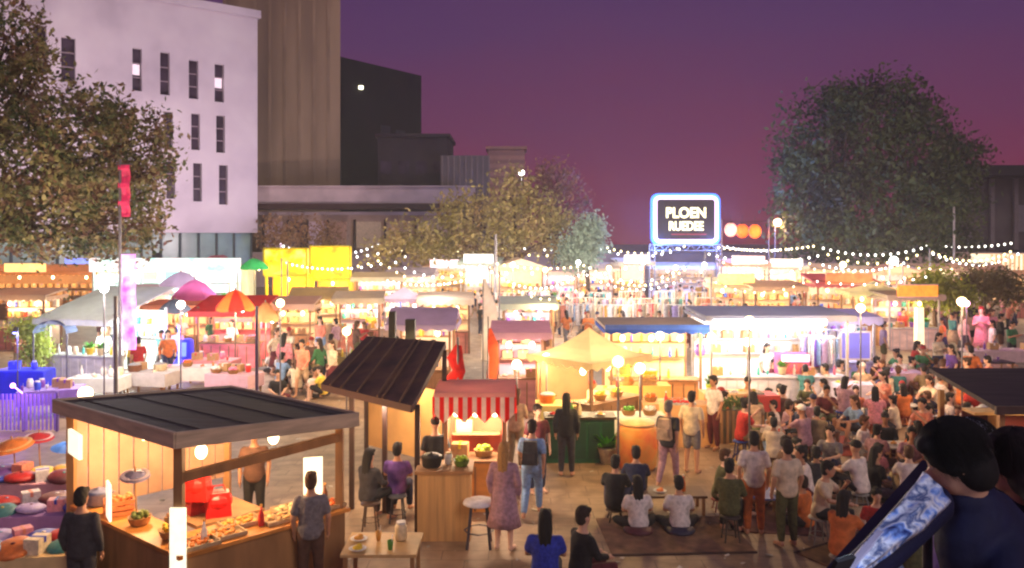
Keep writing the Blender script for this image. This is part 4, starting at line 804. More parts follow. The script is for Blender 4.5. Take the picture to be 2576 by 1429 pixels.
def lamp_post(lab, loc, h, col, power, name='standing_lamp'):
    r = thing(name, lab, 'lamp', loc); part('pole', MB().cyl((0, 0, 0), (0, 0, h), .022), gmet, r); part('base', MB().cyl((0, 0, 0), (0, 0, .05), .16), gmet, r)
    g = part('globe', MB().ell((0, 0, h+.1), (.12, .12, .12)), mat('bulb_glow_%d_%d' % col[1:], col, .5, emit=7), r, True); light(r, (0, 0, h-.1), col, power, .12)
for lab, X, Y, W, cl, ks, cs in [('long table with a white cloth and bowls behind the dark green bar', 1590, 1130, 1.5, (240, 236, 220), ('plate', 'cup', 'basket', 'plant'), ('white', 'lime', 'cream', 'green', 'yellow')),
        ('table with a yellow cloth left of the peaked canopy', 1420, 1095, 1.4, (226, 200, 120), ('basket', 'tray', 'plate', 'pot'), ('yellow', 'golden', 'orange', 'lime')),
        ('cream-clothed table right of the peaked canopy', 1540, 1050, 1.6, (246, 220, 170), ('basket', 'plate', 'jar', 'tray'), ('cream', 'lime', 'red', 'golden')),
        ('peach-clothed table behind the painted bin', 1680, 1090, 1.3, (240, 180, 120), ('tray', 'plate', 'basket', 'bottle'), ('orange', 'golden', 'white'))]:
    t = table(lab, gnd(X, Y), W, .7, .8, (200, 170, 120), 0, cl); stock(t, {1590: 'white-clothed table behind the green bar', 1420: 'yellow-clothed table', 1540: 'cream-clothed table', 1680: 'peach-clothed table'}[X], 'top', 0, .805, W, ks, cs, random.Random(X))
for lab, X, Y, h, pw in [('globe lamp on a stand among the white-clothed bowls', 1610, 1150, 1.9, 60), ('globe lamp on a stand left of the peaked canopy', 1375, 1090, 1.8, 60), ('globe lamp on a stand behind the peach-clothed table', 1660, 1045, 2.1, 90), ('globe lamp on a stand right of the striped awning stall', 1300, 1100, 1.7, 60), ('globe lamp on a stand by the wooden booth counters', 1880, 1040, 1.9, 70)]: lamp_post(lab, gnd(X, Y), h, WARM, pw)
# painted round bin
p = gnd(1602, 1178); r = thing('painted_drum', 'round orange and red painted drum beside the dark green bar', 'drum', p); part('shell', MB().lathe((0, 0, 0), [(.36, 0), (.42, .1), (.45, .5), (.42, .9), (.38, .96)], 20), mat('painted_orange', (232, 130, 66), .6, ramp=[(226, 80, 50), (236, 150, 70), (214, 170, 90)], scale=2.4), r, True); part('lid', MB().lathe((0, 0, .96), [(.4, 0), (.38, .05), (.05, .1)], 20), mat('drum_lid', (220, 180, 130), .6), r, True)
good('plant', gnd(1528, 1165), 0, (200, 190, 170), (90, 170, 40), 'white potted plant between the dark green bar and the painted drum', name='potted_plant', s=1.6)
# blue-edged canopy stall, white LED tent
stall('wide stall under a flat canopy with a blue front edge', 1650, 1040, 2.5, 2.0, 2.35, 'flat', .02, (190, 180, 170), 0, kinds=HOT+('basket',), cols=('orange', 'golden', 'yellow', 'purple', 'white'), power=380, lampcol=(255, 222, 170), back=(250, 226, 170), front=(226, 160, 96), board=(40, 90, 190), val=.13, nlamps=3, vendor=('mustard', 'charcoal', 'cap', 'white'))
r = thing('balloon', 'round violet balloon hanging in the blue-edged stall', 'balloon', gnd(1765, 1040)+V((0, .2, 0))); part('skin', MB().ell((0, 0, 1.75), (.16, .16, .2)), mat('violet_rubber', (110, 84, 190), .3), r, True); part('ribbon', MB().cyl((0, 0, .95), (0, 0, 1.56), .006, n=4), mat('cord_black', (30, 28, 30)), r)
stall('large tent with a blue-grey flat roof| and glaring white light strip', 1960, 1030, 3.9, 2.4, 2.6, 'flat', .04, (190, 194, 212), 0, kinds=('box', 'jar', 'bottle', 'cup', 'plant'), cols=('white', 'cream', 'teal', 'pink'), power=330, lampcol=(245, 246, 255), wood=(206, 204, 214), back=(244, 240, 250), front=(226, 220, 236), val=.1, nlamps=4, vendor=('white', 'navy', 'long', 'black'))
for o in list(bpy.data.objects):
    if o.name.startswith('market_stall') and 'blue-grey flat roof' in o.get('label', ''): part('light_strip', MB().box((-.35, -1.46, 2.52), (3.2, .06, .16)), mat('led_white', (255, 246, 255), emit=5), o)
    if o.name.startswith('market_stall') and 'blue front edge' in o.get('label', ''): part('edge_board', MB().box((0, -1.235, 2.44), (2.9, .03, .14)), mat('blue_edge', (50, 100, 210), .5), o)
p = gnd(2000, 1022); r = thing('drinks_cooler', 'pink and magenta drinks cooler with a glowing header under the white tent', 'cooler', p)
part('cabinet', MB().box((0, .3, .75), (.84, .6, 1.5)), mat('magenta_cabinet', (178, 76, 130), .4, noise=.3, scale=2), r); part('header', MB().box((0, -.02, 1.4), (.8, .06, .2)), mat('pink_header', (255, 190, 220), emit=1.5), r); part('door', MB().box((0, -.015, .68), (.7, .03, 1.15)), mat('cooler_glass', (200, 90, 120), .2, emit=.3, ramp=[(150, 60, 120), (220, 110, 90), (200, 80, 150)], scale=4), r)
p = gnd(2152, 1000); r = thing('screen', 'violet-blue projection screen on a stand right of the white tent', 'screen', p); part('panel', MB().box((0, 0, 1.6), (.86, .04, .78)), mat('screen_blue', (104, 100, 186), .5, emit=.75, noise=.08, scale=3), r)
part('frame', MB().box((0, 0, 2.02), (.94, .07, .05)).box((0, 0, 1.18), (.94, .07, .05)).box((-.455, 0, 1.6), (.05, .07, .8)).box((.455, 0, 1.6), (.05, .07, .8)), mat('frame_white', (230, 224, 240)), r); part('stand', MB().box((-.3, .04, .58), (.05, .05, 1.16)).box((.3, .04, .58), (.05, .05, 1.16)), gmet, r)
stall('white-lit booth of hanging clothes right of the magenta cooler', 2120, 985, 2.0, 1.4, 2.3, 'flat', .1, (226, 220, 250), 0, kinds=('box', 'jar', 'plant'), cols=('purple', 'white', 'pink', 'teal'), power=200, lampcol=(240, 236, 255), wood=(196, 190, 214), back=(226, 216, 250), front=(190, 176, 220))
# timber booths right of the drum
for lab, X, Y, W, cl, ks, cs in [('chest-high plywood counter with warm dishes behind the greyish walker', 1735, 1120, 1.3, (214, 160, 100), ('tray', 'pot', 'plate', 'bottle'), ('golden', 'orange', 'red')), ('second plywood counter with white-topped dishes, farther back', 1830, 1085, 1.3, (226, 180, 120), ('plate', 'tray', 'jar', 'plant'), ('white', 'lime', 'cream')),
        ('orange-fronted counter of fruit under the blue front edge', 1620, 1060, 1.3, (240, 176, 90), ('basket', 'crate', 'plate'), ('orange', 'lime', 'golden'))]:
    t = table(lab, gnd(X, Y), W, .6, 1.0, (226, 206, 170), 0, cl); part('front_panel', MB().box((0, -.27, .42), (W-.1, .03, .8)), mat('ply_front_%d' % cl[2], cl, .7, noise=.25, scale=3), t); stock(t, ' '.join(lab.split()[:4]), 'top', -.1, 1.005, W, ks, cs, random.Random(X))
lamp_post('globe lamp on a stand behind the second plywood counter', gnd(1790, 1050), 2.1, WARM, 130); lamp_post('globe lamp on a stand by the painted drum, lighting the paving', gnd(1560, 1215)+V((0, .3, 0)), 2.3, (255, 206, 120), 120)
lamp_post('tall added fill lamp standing before the white tent at the left', gnd(262, 1040), 3.4, WHITE, 420)  # lamp added to brighten the tent roof from outside
p = gnd(1868, 1118); r = thing('slatted_planter', 'dark green and brown slatted planter box at the corner of the timber booth', 'planter', p); part('box', MB().box((0, .3, .4), (1.1, .5, .8)), mat('planter_wood', (110, 84, 62), .8, ramp=[(70, 70, 46), (120, 88, 66)], scale=3), r); pm_ = MB()
for i in range(8): pm_.box((-.49+i*.14, .035, .4), (.06, .03, .78))
part('slat', pm_, wood, r)
fo = MB(); rg = random.Random(4)
for i in range(260): c0 = V((rg.uniform(-.5, .5), .3+rg.uniform(-.2, .2), .82+rg.uniform(0, .22))); a = V((rg.gauss(0, 1), rg.gauss(0, 1), rg.gauss(0, 1))).normalized()*.06; b_ = a.cross(V((rg.gauss(0, 1), 1, 0))).normalized()*.03; fo.add([c0-a, c0+b_, c0+a, c0-b_], [(0, 1, 2, 3)])
part('foliage', fo, mat('leaf_planter', (90, 110, 50), .6, noise=.4), r)
p = gnd(1905, 1085); r = table('red-clothed table by the timber booth', p, .9, .6, .95, (214, 90, 70), .1, (206, 70, 60)); stock(r, 'red-clothed table', 'top', 0, .955, .9, ('tray', 'plate', 'cup'), ('white', 'red', 'cream'), random.Random(1))
# ---------------------------------------------------------------- right edge
p = V((9.1, 14.4, 0)); r = thing('dark_roofed_booth', 'timber booth with a dark plank roof cut by the right edge, beside the seated crowd', 'booth', p)
dr = mat('dark_plank', (60, 46, 52), .8, ramp=[(44, 34, 40), (70, 56, 60)], scale=3, stretch=(.3, 3, 1))
part('roof', MB().slab([(-.95, -.9, 2.1), (2.2, -.9, 2.1), (2.2, 1.3, 2.4), (-.95, 1.3, 2.4)], .08), dr, r); part('fascia', MB().box((.6, -.93, 2.06), (3.2, .05, .14)), mat('dark_fascia', (80, 56, 52)), r)
for x, y in ((-.8, -.75), (1.9, -.75), (-.8, 1.15), (1.9, 1.15)): part('post', MB().box((x, y, 1.0), (.09, .09, 2.0)), wood, r)
shf = part('shelf_unit', MB().box((.6, .4, 1.75), (2.6, .4, .05)).box((.6, .4, 1.35), (2.6, .4, .05)).box((.6, .4, .95), (2.6, .4, .05)).box((-.2, .4, 1.35), (.05, .4, .8)).box((.5, .4, 1.35), (.05, .4, .8)).box((1.2, .4, 1.35), (.05, .4, .8)), mat('shelf_wood', (190, 140, 86), .6), r)
part('shelf_back', MB().box((.6, .62, 1.35), (2.6, .03, .85)), mat('shelf_back', (110, 40, 40), .6), shf); light(r, (.3, -.3, 1.95), WARM, 30)
part('counter', MB().box((.6, -.4, .5), (2.8, .4, 1)), wood, r)

t = table('bare tan table with cups and boxes right of the charcoal kiosk', V((-1.75, 10.9, 0)), 1.0, .8, .82, (206, 166, 108)); stock(t, 'bare tan table right of the charcoal kiosk', 'top', .1, .825, 1.0, ('cup', 'jar', 'box', 'plate'), ('cream', 'red', 'golden', 'white'), random.Random(12)); stock(t, 'front of the bare tan table', 'top', -.25, .825, .9, ('cup', 'plate', 'jar'), ('orange', 'green', 'yellow', 'white'), random.Random(13))
t = table('small pale table behind the charcoal kiosk on the left lane', gnd(500, 985), 2.2, .8, .8, (226, 206, 190), .05, (226, 206, 196)); stock(t, 'small pale table behind the charcoal kiosk', 'top', 0, .805, 2.1, ('plate', 'box', 'cup', 'basket'), ('white', 'pink', 'orange', 'black'), random.Random(14))

for i, (lab, X, Y, c, ks, cs) in enumerate([('low table heaped with pink goods left of the dark slim post', 590, 1000, (226, 180, 190), ('box', 'basket', 'jar'), ('pink', 'black', 'white', 'red')), ('low table with dark pots near the grey steel post', 380, 995, (206, 196, 190), ('pot', 'box', 'plate'), ('white', 'cream', 'brown')),
        ('rosy table of trinkets beside the royal blue display stand', 540, 960, (240, 150, 150), ('jar', 'box', 'cup'), ('red', 'pink', 'purple')), ('white table of jars between the white tent and the banner mast', 250, 1010, (236, 236, 230), ('jar', 'bottle', 'plate'), ('white', 'cream', 'lime')),
        ('tan table of snacks behind the seated group by the dark slim post', 760, 925, (220, 176, 120), ('tray', 'basket', 'plate'), ('orange', 'golden', 'cream')), ('olive table of jars before the chimneys of the brown-roofed booth', 880, 950, (170, 150, 90), ('jar', 'crate', 'bottle'), ('yellow', 'lime', 'white')),
        ('mauve-clothed table between the fence and the blue draped table', 130, 1045, (170, 140, 220), ('box', 'jar', 'cup'), ('purple', 'white', 'blue'))]):
    t = table(lab, gnd(X, Y), 1.5, .8, .75, c, .1*i-.3, tuple(int(v*.95) for v in c)); stock(t, cut(lab), 'top', -.15, .755, 1.5, ks, cs, random.Random(50+i)); stock(t, cut(lab)+' far side', 'top', .2, .755, 1.4, ks, cs, random.Random(70+i))

lamp_post('tall added fill lamp by the seated group left of the brown-roofed booth', gnd(705, 1020), 2.9, WARM, 260); lamp_post('added fill lamp standing just behind the brown-roofed booth', gnd(872, 1040), 2.2, (255, 214, 150), 150); lamp_post('tall added fill lamp among the trinket tables behind the charcoal kiosk', gnd(455, 1030), 2.9, (255, 226, 210), 220)  # globe lamps added to lift the dark paving on this side
# ---------------------------------------------------------------- entrance sign and gate
D = 55; p = V(((1725-CX)/F*D, D, 0)); r = thing('entrance_sign', 'dark name board with cream lettering in a glowing white frame on a blue-lit truss gate', 'sign', p)
zt, zb = CH-(492-HY)/F*D, CH-(612-HY)/F*D; W = 164/F*D; ZC = (zt+zb)/2; Hh = zt-zb
part('board', MB().box((0, 0, ZC), (W-.5, .16, Hh-.45)), mat('board_dark', (46, 38, 44), .5, noise=.1), r)
def rrect(mb, W, Hh, rad, R2, z, y):
    pts = []
    for cx, cz, a0 in ((W/2-rad, Hh/2-rad, 0), (-W/2+rad, Hh/2-rad, 90), (-W/2+rad, -Hh/2+rad, 180), (W/2-rad, -Hh/2+rad, 270)):
        for k in range(5): a = R(a0+k*22.5); pts.append((cx+rad*math.cos(a), y, z+cz+rad*math.sin(a)))
    pts.append(pts[0]); mb.tube(pts, [R2]*len(pts), side=V((0, 1, 0)), n=8, cap=False); return mb
part('neon_frame', rrect(MB(), W-.3, Hh-.3, .3, .14, ZC, -.02), mat('neon_white', (236, 206, 255), emit=1.5, noise=.02), r)
part('added_halo_tube', rrect(MB(), W+.1, Hh+.1, .4, .11, ZC, .12), mat('halo_blue_glow', (70, 130, 255), emit=1.8, noise=.02), r)  # glowing blue tube added in place of the halo round the sign
def text(s, size, loc, m, parent, wx=1):
    cu = bpy.data.curves.new('t', 'FONT'); cu.body = s; cu.size = size; cu.align_x = 'CENTER'; cu.align_y = 'CENTER'; cu.extrude = .02; cu.offset = size*.03
    o = bpy.data.objects.new('t', cu); C.objects.link(o); dg = bpy.context.evaluated_depsgraph_get(); me = bpy.data.meshes.new_from_object(o.evaluated_get(dg)); bpy.data.objects.remove(o)
    me.name = 'lettering'; me.materials.clear(); me.materials.append(m); t = link('lettering', me, parent, loc); t.rotation_euler = (R(90), 0, 0); t.scale = (wx, 1, 1); return t
tm = mat('letter_glow', (250, 244, 196), emit=1.5, noise=.05)
text('PLOEN', .98, (0, -.11, ZC+.42), tm, r, .92); text('RUEDEE', .84, (0, -.11, ZC-.48), tm, r, .8)
part('red_bar', MB().box((.2, -.1, ZC-1.02), (2.4, .03, .08)), mat('red_bar', (150, 60, 70), emit=.4), r)
tr = MB()
tz = zb-.1
for x in (-2.3, 2.3):
    for dx in (-.18, .18): tr.cyl((x+dx, 0, 0), (x+dx, 0, tz), .04, n=6)
    for k in range(9): tr.cyl((x-.18, 0, k*tz/9), (x+.18, 0, (k+1)*tz/9), .025, n=5)
part('truss_leg', tr, mat('truss_metal', (170, 176, 196), .4, metal=.3), r)
tr = MB().cyl((-2.5, 0, tz), (2.5, 0, tz), .04).cyl((-2.5, 0, tz-.4), (2.5, 0, tz-.4), .04)
for k in range(14): tr.cyl((-2.5+k*.357, 0, tz-.4*(k % 2)), (-2.5+(k+1)*.357, 0, tz-.4*((k+1) % 2)), .025, n=5)
part('truss_beam', tr, MATS['truss_metal'], r)
for x, z, y in ((-1.8, ZC-1.7, -.6), (1.8, ZC-1.7, -.6), (0, zb-.3, .9), (-3, ZC, .9), (3, ZC, .9)): light(r, (x, y, z), (110, 150, 255), 120 if y < 0 else 1500, .2)  # unseen blue lights added round the board to tint haze and gate
# lanterns and street lamps
for X, Y, d, c, lb in [(1867, 581, 52, (255, 90, 24), 'left of the two bright orange lanterns beside the entrance sign'), (1899, 582, 52, (255, 110, 30), 'right of the two bright orange lanterns beside the entrance sign'), (1838, 578, 52, (255, 170, 150), 'paler pinkish lantern between the entrance sign and the orange lanterns')]:
    p = at(X, Y, d); r = thing('lantern', lb, 'lantern', p); part('shade', MB().ell((0, 0, 0), (.4, .4, .46), 16, 10), mat('lantern_%d' % c[1], c, emit=1.3, noise=.25, scale=3), r, True); part('cap', MB().cyl((0, 0, .42), (0, 0, .52), .14), mat('cord_black', (30, 28, 30)), r); part('cord', MB().cyl((0, 0, .5), (0, 0, 1.0), .015, n=4), mat('cord_black', (30, 28, 30)), r); light(r, (0, -.7, -.1), c, 60)
r = thing('lantern_line', 'dark cable carrying the row of lanterns beside the entrance sign', 'cable', at(1815, 555, 52)); q0 = at(1815, 555, 52); part('cable', MB().tube([(0, 0, 0), at(1870, 559, 52)-q0, at(1935, 556, 52)-q0], [.02]*3, n=5), mat('cord_black', (30, 28, 30)), r)
for x0, i in ((1815, 0), (1935, 1)): q1 = at(x0, 555, 52); part('mast', MB().cyl((q1.x-q0.x, 0, -q0.z), (q1.x-q0.x, 0, .1), .05), gmet, r)
def street_lamp(lab, X, Y, d, rr, col, e, pw):
    p = at(X, Y, d); z = p.z; r = thing('street_lamp', lab, 'street lamp', (p.x, d, 0)); part('pole', MB().cyl((0, 0, 0), (0, 0, z), .06), gmet, r); part('arm', MB().tube([(0, 0, z-.3), (0, -.2, z+.1), (0, -.5, z+.1)], [.04]*3, n=6), gmet, r)
    part('globe', MB().ell((0, -.55, z), (rr, rr, rr), 14, 8), mat('bulb_glow_%d_%d' % col[1:], col, emit=e), r, True); light(r, (0, -.9, z-.3), col, pw, .2)
street_lamp('street lamp with an orange-pink globe right of the lanterns', 1950, 560, 60, .3, (255, 190, 150), 7, 300); street_lamp('street lamp with a white twin glow under the big dark tree', 2238, 655, 50, .26, (255, 250, 240), 7, 250)
street_lamp('street lamp with a yellow globe below the big dark tree', 2112, 665, 52, .2, (255, 236, 170), 7, 150); street_lamp('tall street lamp with a small white head against the salmon tower', 1312, 436, 62, .22, (255, 250, 230), 7, 100)
street_lamp('unseen added street lamp warming the leafy tree from beyond the left edge', -40, 560, 24, .12, (255, 226, 170), 7, 350)  # lamp added out of view, only to warm the leaves
# ---------------------------------------------------------------- back rows of stalls
back = [ # X, ground Y, width, depth, height, kind, rise, canopy, lamp, sign, adjective
 (1130, 790, 3.0, 2, 2.9, 'flat', .2, (236, 200, 170), WARM, ((250, 206, 214), 1.2), 'stall with a pink face-shaped board under the olive tree'),
 (1205, 800, 2.2, 2, 3.3, 'flat', .2, (200, 226, 206), WHITE, ((236, 255, 230), 1.7), 'stall with a greenish white light box near the tall grey pole'),
 (1310, 800, 3.2, 2, 3.0, 'gable', .6, (250, 226, 186), WARM, None, 'cream gabled stall right of the tall grey pole'),
 (1400, 790, 2.6, 2, 2.6, 'flat', .2, (240, 200, 190), WHITE, None, 'plain pinkish stall left of the teal tree'),
 (1725, 760, 5.0, 2, 2.6, 'flat', .2, (236, 226, 240), WHITE, None, 'wide pale lilac stall seen through the entrance gate'),
 (1500, 786, 2.8, 2, 2.8, 'ridge', .4, (244, 226, 200), WARM, None, 'ridge-roofed cream stall under the teal tree'),
 (1600, 790, 2.0, 2, 3.2, 'flat', .2, (250, 240, 226), WHITE, ((250, 240, 250), 1.6), 'stall with a plain white light board left of the entrance gate'),
 (1880, 786, 2.6, 2, 3.1, 'flat', .2, (240, 170, 130), WARM, ((250, 200, 190), 1.2), 'orange stall with a pink board below the lanterns'),
 (1975, 784, 2.6, 2, 2.9, 'flat', .2, (240, 226, 206), WHITE, ((250, 240, 226), 1.6), 'stall with a cream light board below the pink-globed street lamp'),
 (2070, 782, 2.8, 2, 2.7, 'ridge', .4, (206, 170, 130), WARM, None, 'tan ridge-roofed stall left of the yellow-globed lamp'),
 (2165, 782, 2.6, 2, 2.6, 'flat', .2, (236, 206, 150), WARM, None, 'straw-coloured flat stall right of the yellow-globed lamp'),
 (2262, 790, 2.8, 2, 2.6, 'gable', .5, (226, 150, 90), WARM, None, 'brown-orange gabled stall behind the lime bush tree'),
 (2360, 776, 3.0, 2, 2.7, 'flat', .2, (226, 190, 170), WARM, None, 'dusty pink stall behind the lime bush tree'),
 (2470, 780, 3.0, 2, 2.7, 'ridge', .4, (206, 150, 120), WARM, None, 'terracotta ridge-roofed stall before the lit shopfront'),
 (2560, 800, 3.0, 2, 2.5, 'flat', .2, (240, 180, 110), WARM, None, 'amber flat stall at the far right edge'),
 (950, 812, 2.6, 2, 2.5, 'flat', .2, (206, 190, 150), WARM, None, 'drab canvas stall right of the yellow kiosks'),
 (1030, 800, 2.6, 2, 2.6, 'ridge', .4, (170, 150, 160), WHITE, None, 'greyish tent under the low olive branches'),
 # second line
 (2130, 850, 2.8, 1.6, 2.6, 'flat', .35, (200, 40, 60), WARM, ((255, 120, 70), .9), 'red and violet canopied stall| with a bright orange board'),
 (2215, 870, 2.4, 1.6, 2.4, 'peak', .5, (246, 240, 150), WARM, None, 'pale lemon peaked tent glowing right of the big white tent'),
 (2300, 880, 2.2, 1.5, 2.3, 'flat', .1, (180, 150, 110), WARM, ((250, 140, 40), .8), 'low stall with an orange board left of the lime bush tree'),
 (1960, 850, 2.4, 1.5, 2.4, 'flat', .2, (236, 190, 140), WARM, None, 'peach stall behind the blue-grey tent roof'),
 (1850, 842, 2.2, 1.5, 2.5, 'flat', .2, (246, 210, 140), WARM, ((250, 214, 120), 1.0), 'stall with a mustard light board below the lanterns'),
 (800, 868, 2.2, 1.5, 2.2, 'ridge', .4, (190, 160, 70), WARM, None, 'olive-yellow ridge tent in front of the yellow kiosks'),
 (900, 885, 1.8, 1.4, 2.2, 'flat', .2, (236, 214, 160), WARM, None, 'cream stall with tall bright uprights left of centre'),
 (730, 900, 1.6, 1.3, 2.1, 'flat', .2, (220, 170, 130), WARM, None, 'tan snack stall right of the dark slim post'),
 (1010, 880, 2.0, 1.4, 2.2, 'peak', .5, (222, 190, 226), WHITE, None, 'pale lilac peaked tent behind the booth chimney'),
 (1120, 890, 2.0, 1.4, 2.2, 'flat', .2, (240, 214, 180), WARM, None, 'pale sand stall behind the lilac-grey tent'),
 (1330, 900, 2.0, 1.4, 2.1, 'flat', .2, (190, 200, 190), WHITE, None, 'grey-green stall behind the pink curtained stall'),
 (330, 860, 2.0, 1.4, 2.3, 'flat', .2, (236, 200, 200), WHITE, None, 'rosy stall right of the violet banner'),
 (40, 880, 2.4, 1.4, 2.3, 'flat', .2, (206, 160, 120), WARM, None, 'brown snack stall at the left edge behind the lime shrub'),
]
KS = [('crate', 'basket', 'box'), ('jar', 'bottle', 'box'), ('pot', 'tray', 'plate'), ('box', 'plant', 'jar')]
CSx = [('orange', 'red', 'golden', 'cream'), ('white', 'pink', 'teal', 'purple'), ('yellow', 'lime', 'brown', 'white'), ('cream', 'golden', 'red', 'blue')]
for i, (X, Y, W, D_, h, kd, rise, col, lc, sg, nm) in enumerate(back):
    col = tuple(int(v*.55+245*.45) for v in col)
    wc = [(150, 110, 76), (200, 190, 184), (120, 84, 60)][i % 3]; bk = [(240, 214, 180), (246, 226, 220), (226, 190, 150), (230, 206, 226)][i % 4]
    stall(nm, X, Y, W, D_, h, kd, rise, col, random.Random(i).uniform(-.12, .12), wood=wc, lampcol=lc, power=210 if Y < 830 else 170, kinds=KS[i % 4], cols=CSx[(i*3) % 4], back=bk, front=[(206, 150, 100), (226, 200, 180), (200, 120, 100)][i % 3], signboard=sg, shelf=True, nlamps=2,
          vendor=(['white', 'red', 'black', 'teal', 'pink', 'mustard'][i % 6], 'charcoal', ['short', 'long', 'cap', 'bun'][i % 4], 'black') if i % 2 else None)
# lit cream pillar, pink lady, white table
p = gnd(2312, 905); r = thing('lit_pillar', 'glowing cream pillar standing left of the lime bush tree', 'pillar', p); part('shaft', MB().box((0, 0, 1.05), (.3, .3, 2.1), taper=.85), mat('pillar_glow', (255, 226, 180), emit=.9, noise=.15, scale=3), r); part('base', MB().box((0, 0, .06), (.42, .42, .12)), gmet, r)
p = gnd(2470, 905); person(p, R(-40), 'holding a phone', 'pink', 'long', 'skirt', 'pink', 'long', 'red', 3, 'person in a vivid pink dress with red hair beside the pale trestle table', s=1.25)
lamp_post('globe lamp with a pink glow beside the person in the pink dress', p+V((-.9, -.5, 0)), 2.2, PINK, 90)
t = table('long pale trestle table at the right in front of the person in pink', gnd(2520, 935), 2.6, .8, .8, (214, 190, 190), 0, (206, 176, 180)); stock(t, 'long pale trestle table', 'top', 0, .805, 2.6, ('plate', 'bottle', 'box', 'cup'), ('white', 'pink', 'cream', 'purple'), random.Random(6))
t = table('low dark table along the right edge behind the seated crowd', gnd(2430, 960), 3.0, .7, .7, (52, 40, 44), .05); stock(t, 'low dark table', 'top', 0, .705, 2.9, ('plate', 'cup', 'bottle', 'jar'), ('white', 'teal', 'cream', 'purple', 'lime'), random.Random(7))
t = table('white-clothed round-cornered table before the violet screen', gnd(2150, 1035), 1.2, .7, .8, (226, 220, 236), 0, (226, 216, 240)); stock(t, 'white-clothed table before the violet screen', 'top', 0, .805, 1.2, ('plate', 'cup', 'plant'), ('white', 'lime', 'pink'), random.Random(8))
t = table('pale pink table behind the seated crowd, right of the violet screen', gnd(2260, 1000), 1.3, .7, .8, (236, 200, 220), 0, (230, 190, 214)); stock(t, 'pale pink table right of the violet screen', 'top', 0, .805, 1.3, ('plate', 'cup', 'plant'), ('white', 'lime', 'pink', 'purple'), random.Random(18))  # table top and cloth are both pale pink
# ---------------------------------------------------------------- strings of bulbs over the lanes
rg = random.Random(21)
rows = [(33, 3.3), (38, 3.5), (43, 3.6), (48, 3.9), (55, 4.2), (63, 4.4)]
spots = [(700, 960), (960, 1220), (1240, 1480), (1480, 1720), (1800, 2050), (2050, 2300), (2300, 2560)]
for ri, (d, z) in enumerate(rows):
    for si, (x0, x1) in enumerate(spots):
        if rg.random() < .22: continue
        nm = ['first', 'second', 'third', 'fourth', 'fifth', 'sixth'][ri]; wh = ['over the yellow kiosks', 'under the olive tree', 'right of the tall grey pole', 'left of the entrance gate', 'below the lanterns', 'before the big dark tree', 'at the far right'][si]
        A_ = V(((x0-CX)/F*d+rg.uniform(-.5, .5), d+rg.uniform(-1.5, 1.5), z+rg.uniform(-.2, .2))); B_ = V(((x1-CX)/F*d, d+rg.uniform(-1.5, 1.5), z+rg.uniform(-.2, .2)))
        string(f'{nm} row of hanging bulbs {wh}, counted from the viewer', A_, B_, rg.choice([10, 14, 18]), rg.uniform(.2, .9), [WARM, (240, 246, 255), (255, 226, 160), (255, 240, 225)][(ri+si*3) % 4], 5, .035+.008*ri, power=200 if ri < 4 else 0)
        if si in (0, 2, 4, 6): pr = thing('string_pole', f'thin pole carrying the {nm} row of bulbs {wh}', 'pole', (A_.x, A_.y, 0)); part('shaft', MB().cyl((0, 0, 0), (0, 0, A_.z+.1), .035), gmet, pr); part('base', MB().cyl((0, 0, 0), (0, 0, .1), .12), gmet, pr)
# ---------------------------------------------------------------- clothes racks
def garment_mesh():
    m = MB(); pr = [(.0, .02), (.05, .2), (.12, .21), (.35, .17), (.6, .19), (.85, .21)]; g = []
    for z, w2 in pr:
        for k in range(8): a = 2*math.pi*k/8; g.append((w2*math.cos(a)*(1+.1*math.sin(3*k)), .035*math.sin(a), -z))
    return m.add(g, [(i*8+j, i*8+(j+1) % 8, i*8+8+(j+1) % 8, i*8+8+j) for i in range(len(pr)-1) for j in range(8)]).mesh('garment', None, True)
GM = garment_mesh()
def rack(lab, loc, W, cols, rot, h=1.75):
    r = thing('clothes_rack', lab, 'clothes rack', loc, rot, 'clothes racks'); part('frame', MB().cyl((-W/2, 0, 0), (-W/2, 0, h), .02).cyl((W/2, 0, 0), (W/2, 0, h), .02).cyl((-W/2, 0, h), (W/2, 0, h), .02).cyl((-W/2, -.25, .04), (-W/2, .25, .04), .02).cyl((W/2, -.25, .04), (W/2, .25, .04), .02), mat('rack_white', (230, 226, 222), .4), r)
    n = int(W/.2)
    for i in range(n):
        o = link('garment', GM, r, (-W/2+.12+(W-.24)*i/max(1, n-1), 0, h-.03), cloth(cols[i % len(cols)])); o.rotation_euler = (0, 0, R(60+25*math.sin(i*2.3))); o.scale = (1, 1, .85+.25*math.sin(i*1.7+W)**2)
rr = random.Random(8); PAL = [('white', 'pink', 'cream'), ('cream', 'beige', 'salmon'), ('white', 'grey', 'lilac'), ('white', 'sky blue', 'white'), ('pink', 'mauve', 'white'), ('cream', 'mustard', 'white'), ('teal', 'white', 'grey')]
ordw = ['first', 'second', 'third', 'fourth', 'fifth', 'sixth', 'seventh']
for row, (Y, rw) in enumerate([(822, 'back row'), (846, 'middle row'), (872, 'front row')]):
    for i in range(7):
        X = 1275+i*80+row*18; c = PAL[(i*2+row*3) % 7]; rack(f'{c[0]} and {c[1]} clothes rack, {ordw[i]} from left, {rw} before the gate', gnd(X+rr.uniform(-10, 10), Y+rr.uniform(-5, 5)), rr.uniform(1.1, 1.6), c, rr.uniform(-.35, .35), 1.9)
for i, (X, Y) in enumerate([(2055, 1000), (2095, 975), (2075, 1010), (2150, 965)]): c = [('lilac', 'white', 'purple'), ('white', 'lilac', 'white'), ('white', 'sky blue', 'lilac'), ('teal', 'lilac', 'white')][i]; rack(f'rack of {c[0]} and {c[1]} clothes, {ordw[i]} beside the magenta cooler', gnd(X, Y), 1.0, c, .2*i-.3, 1.9)
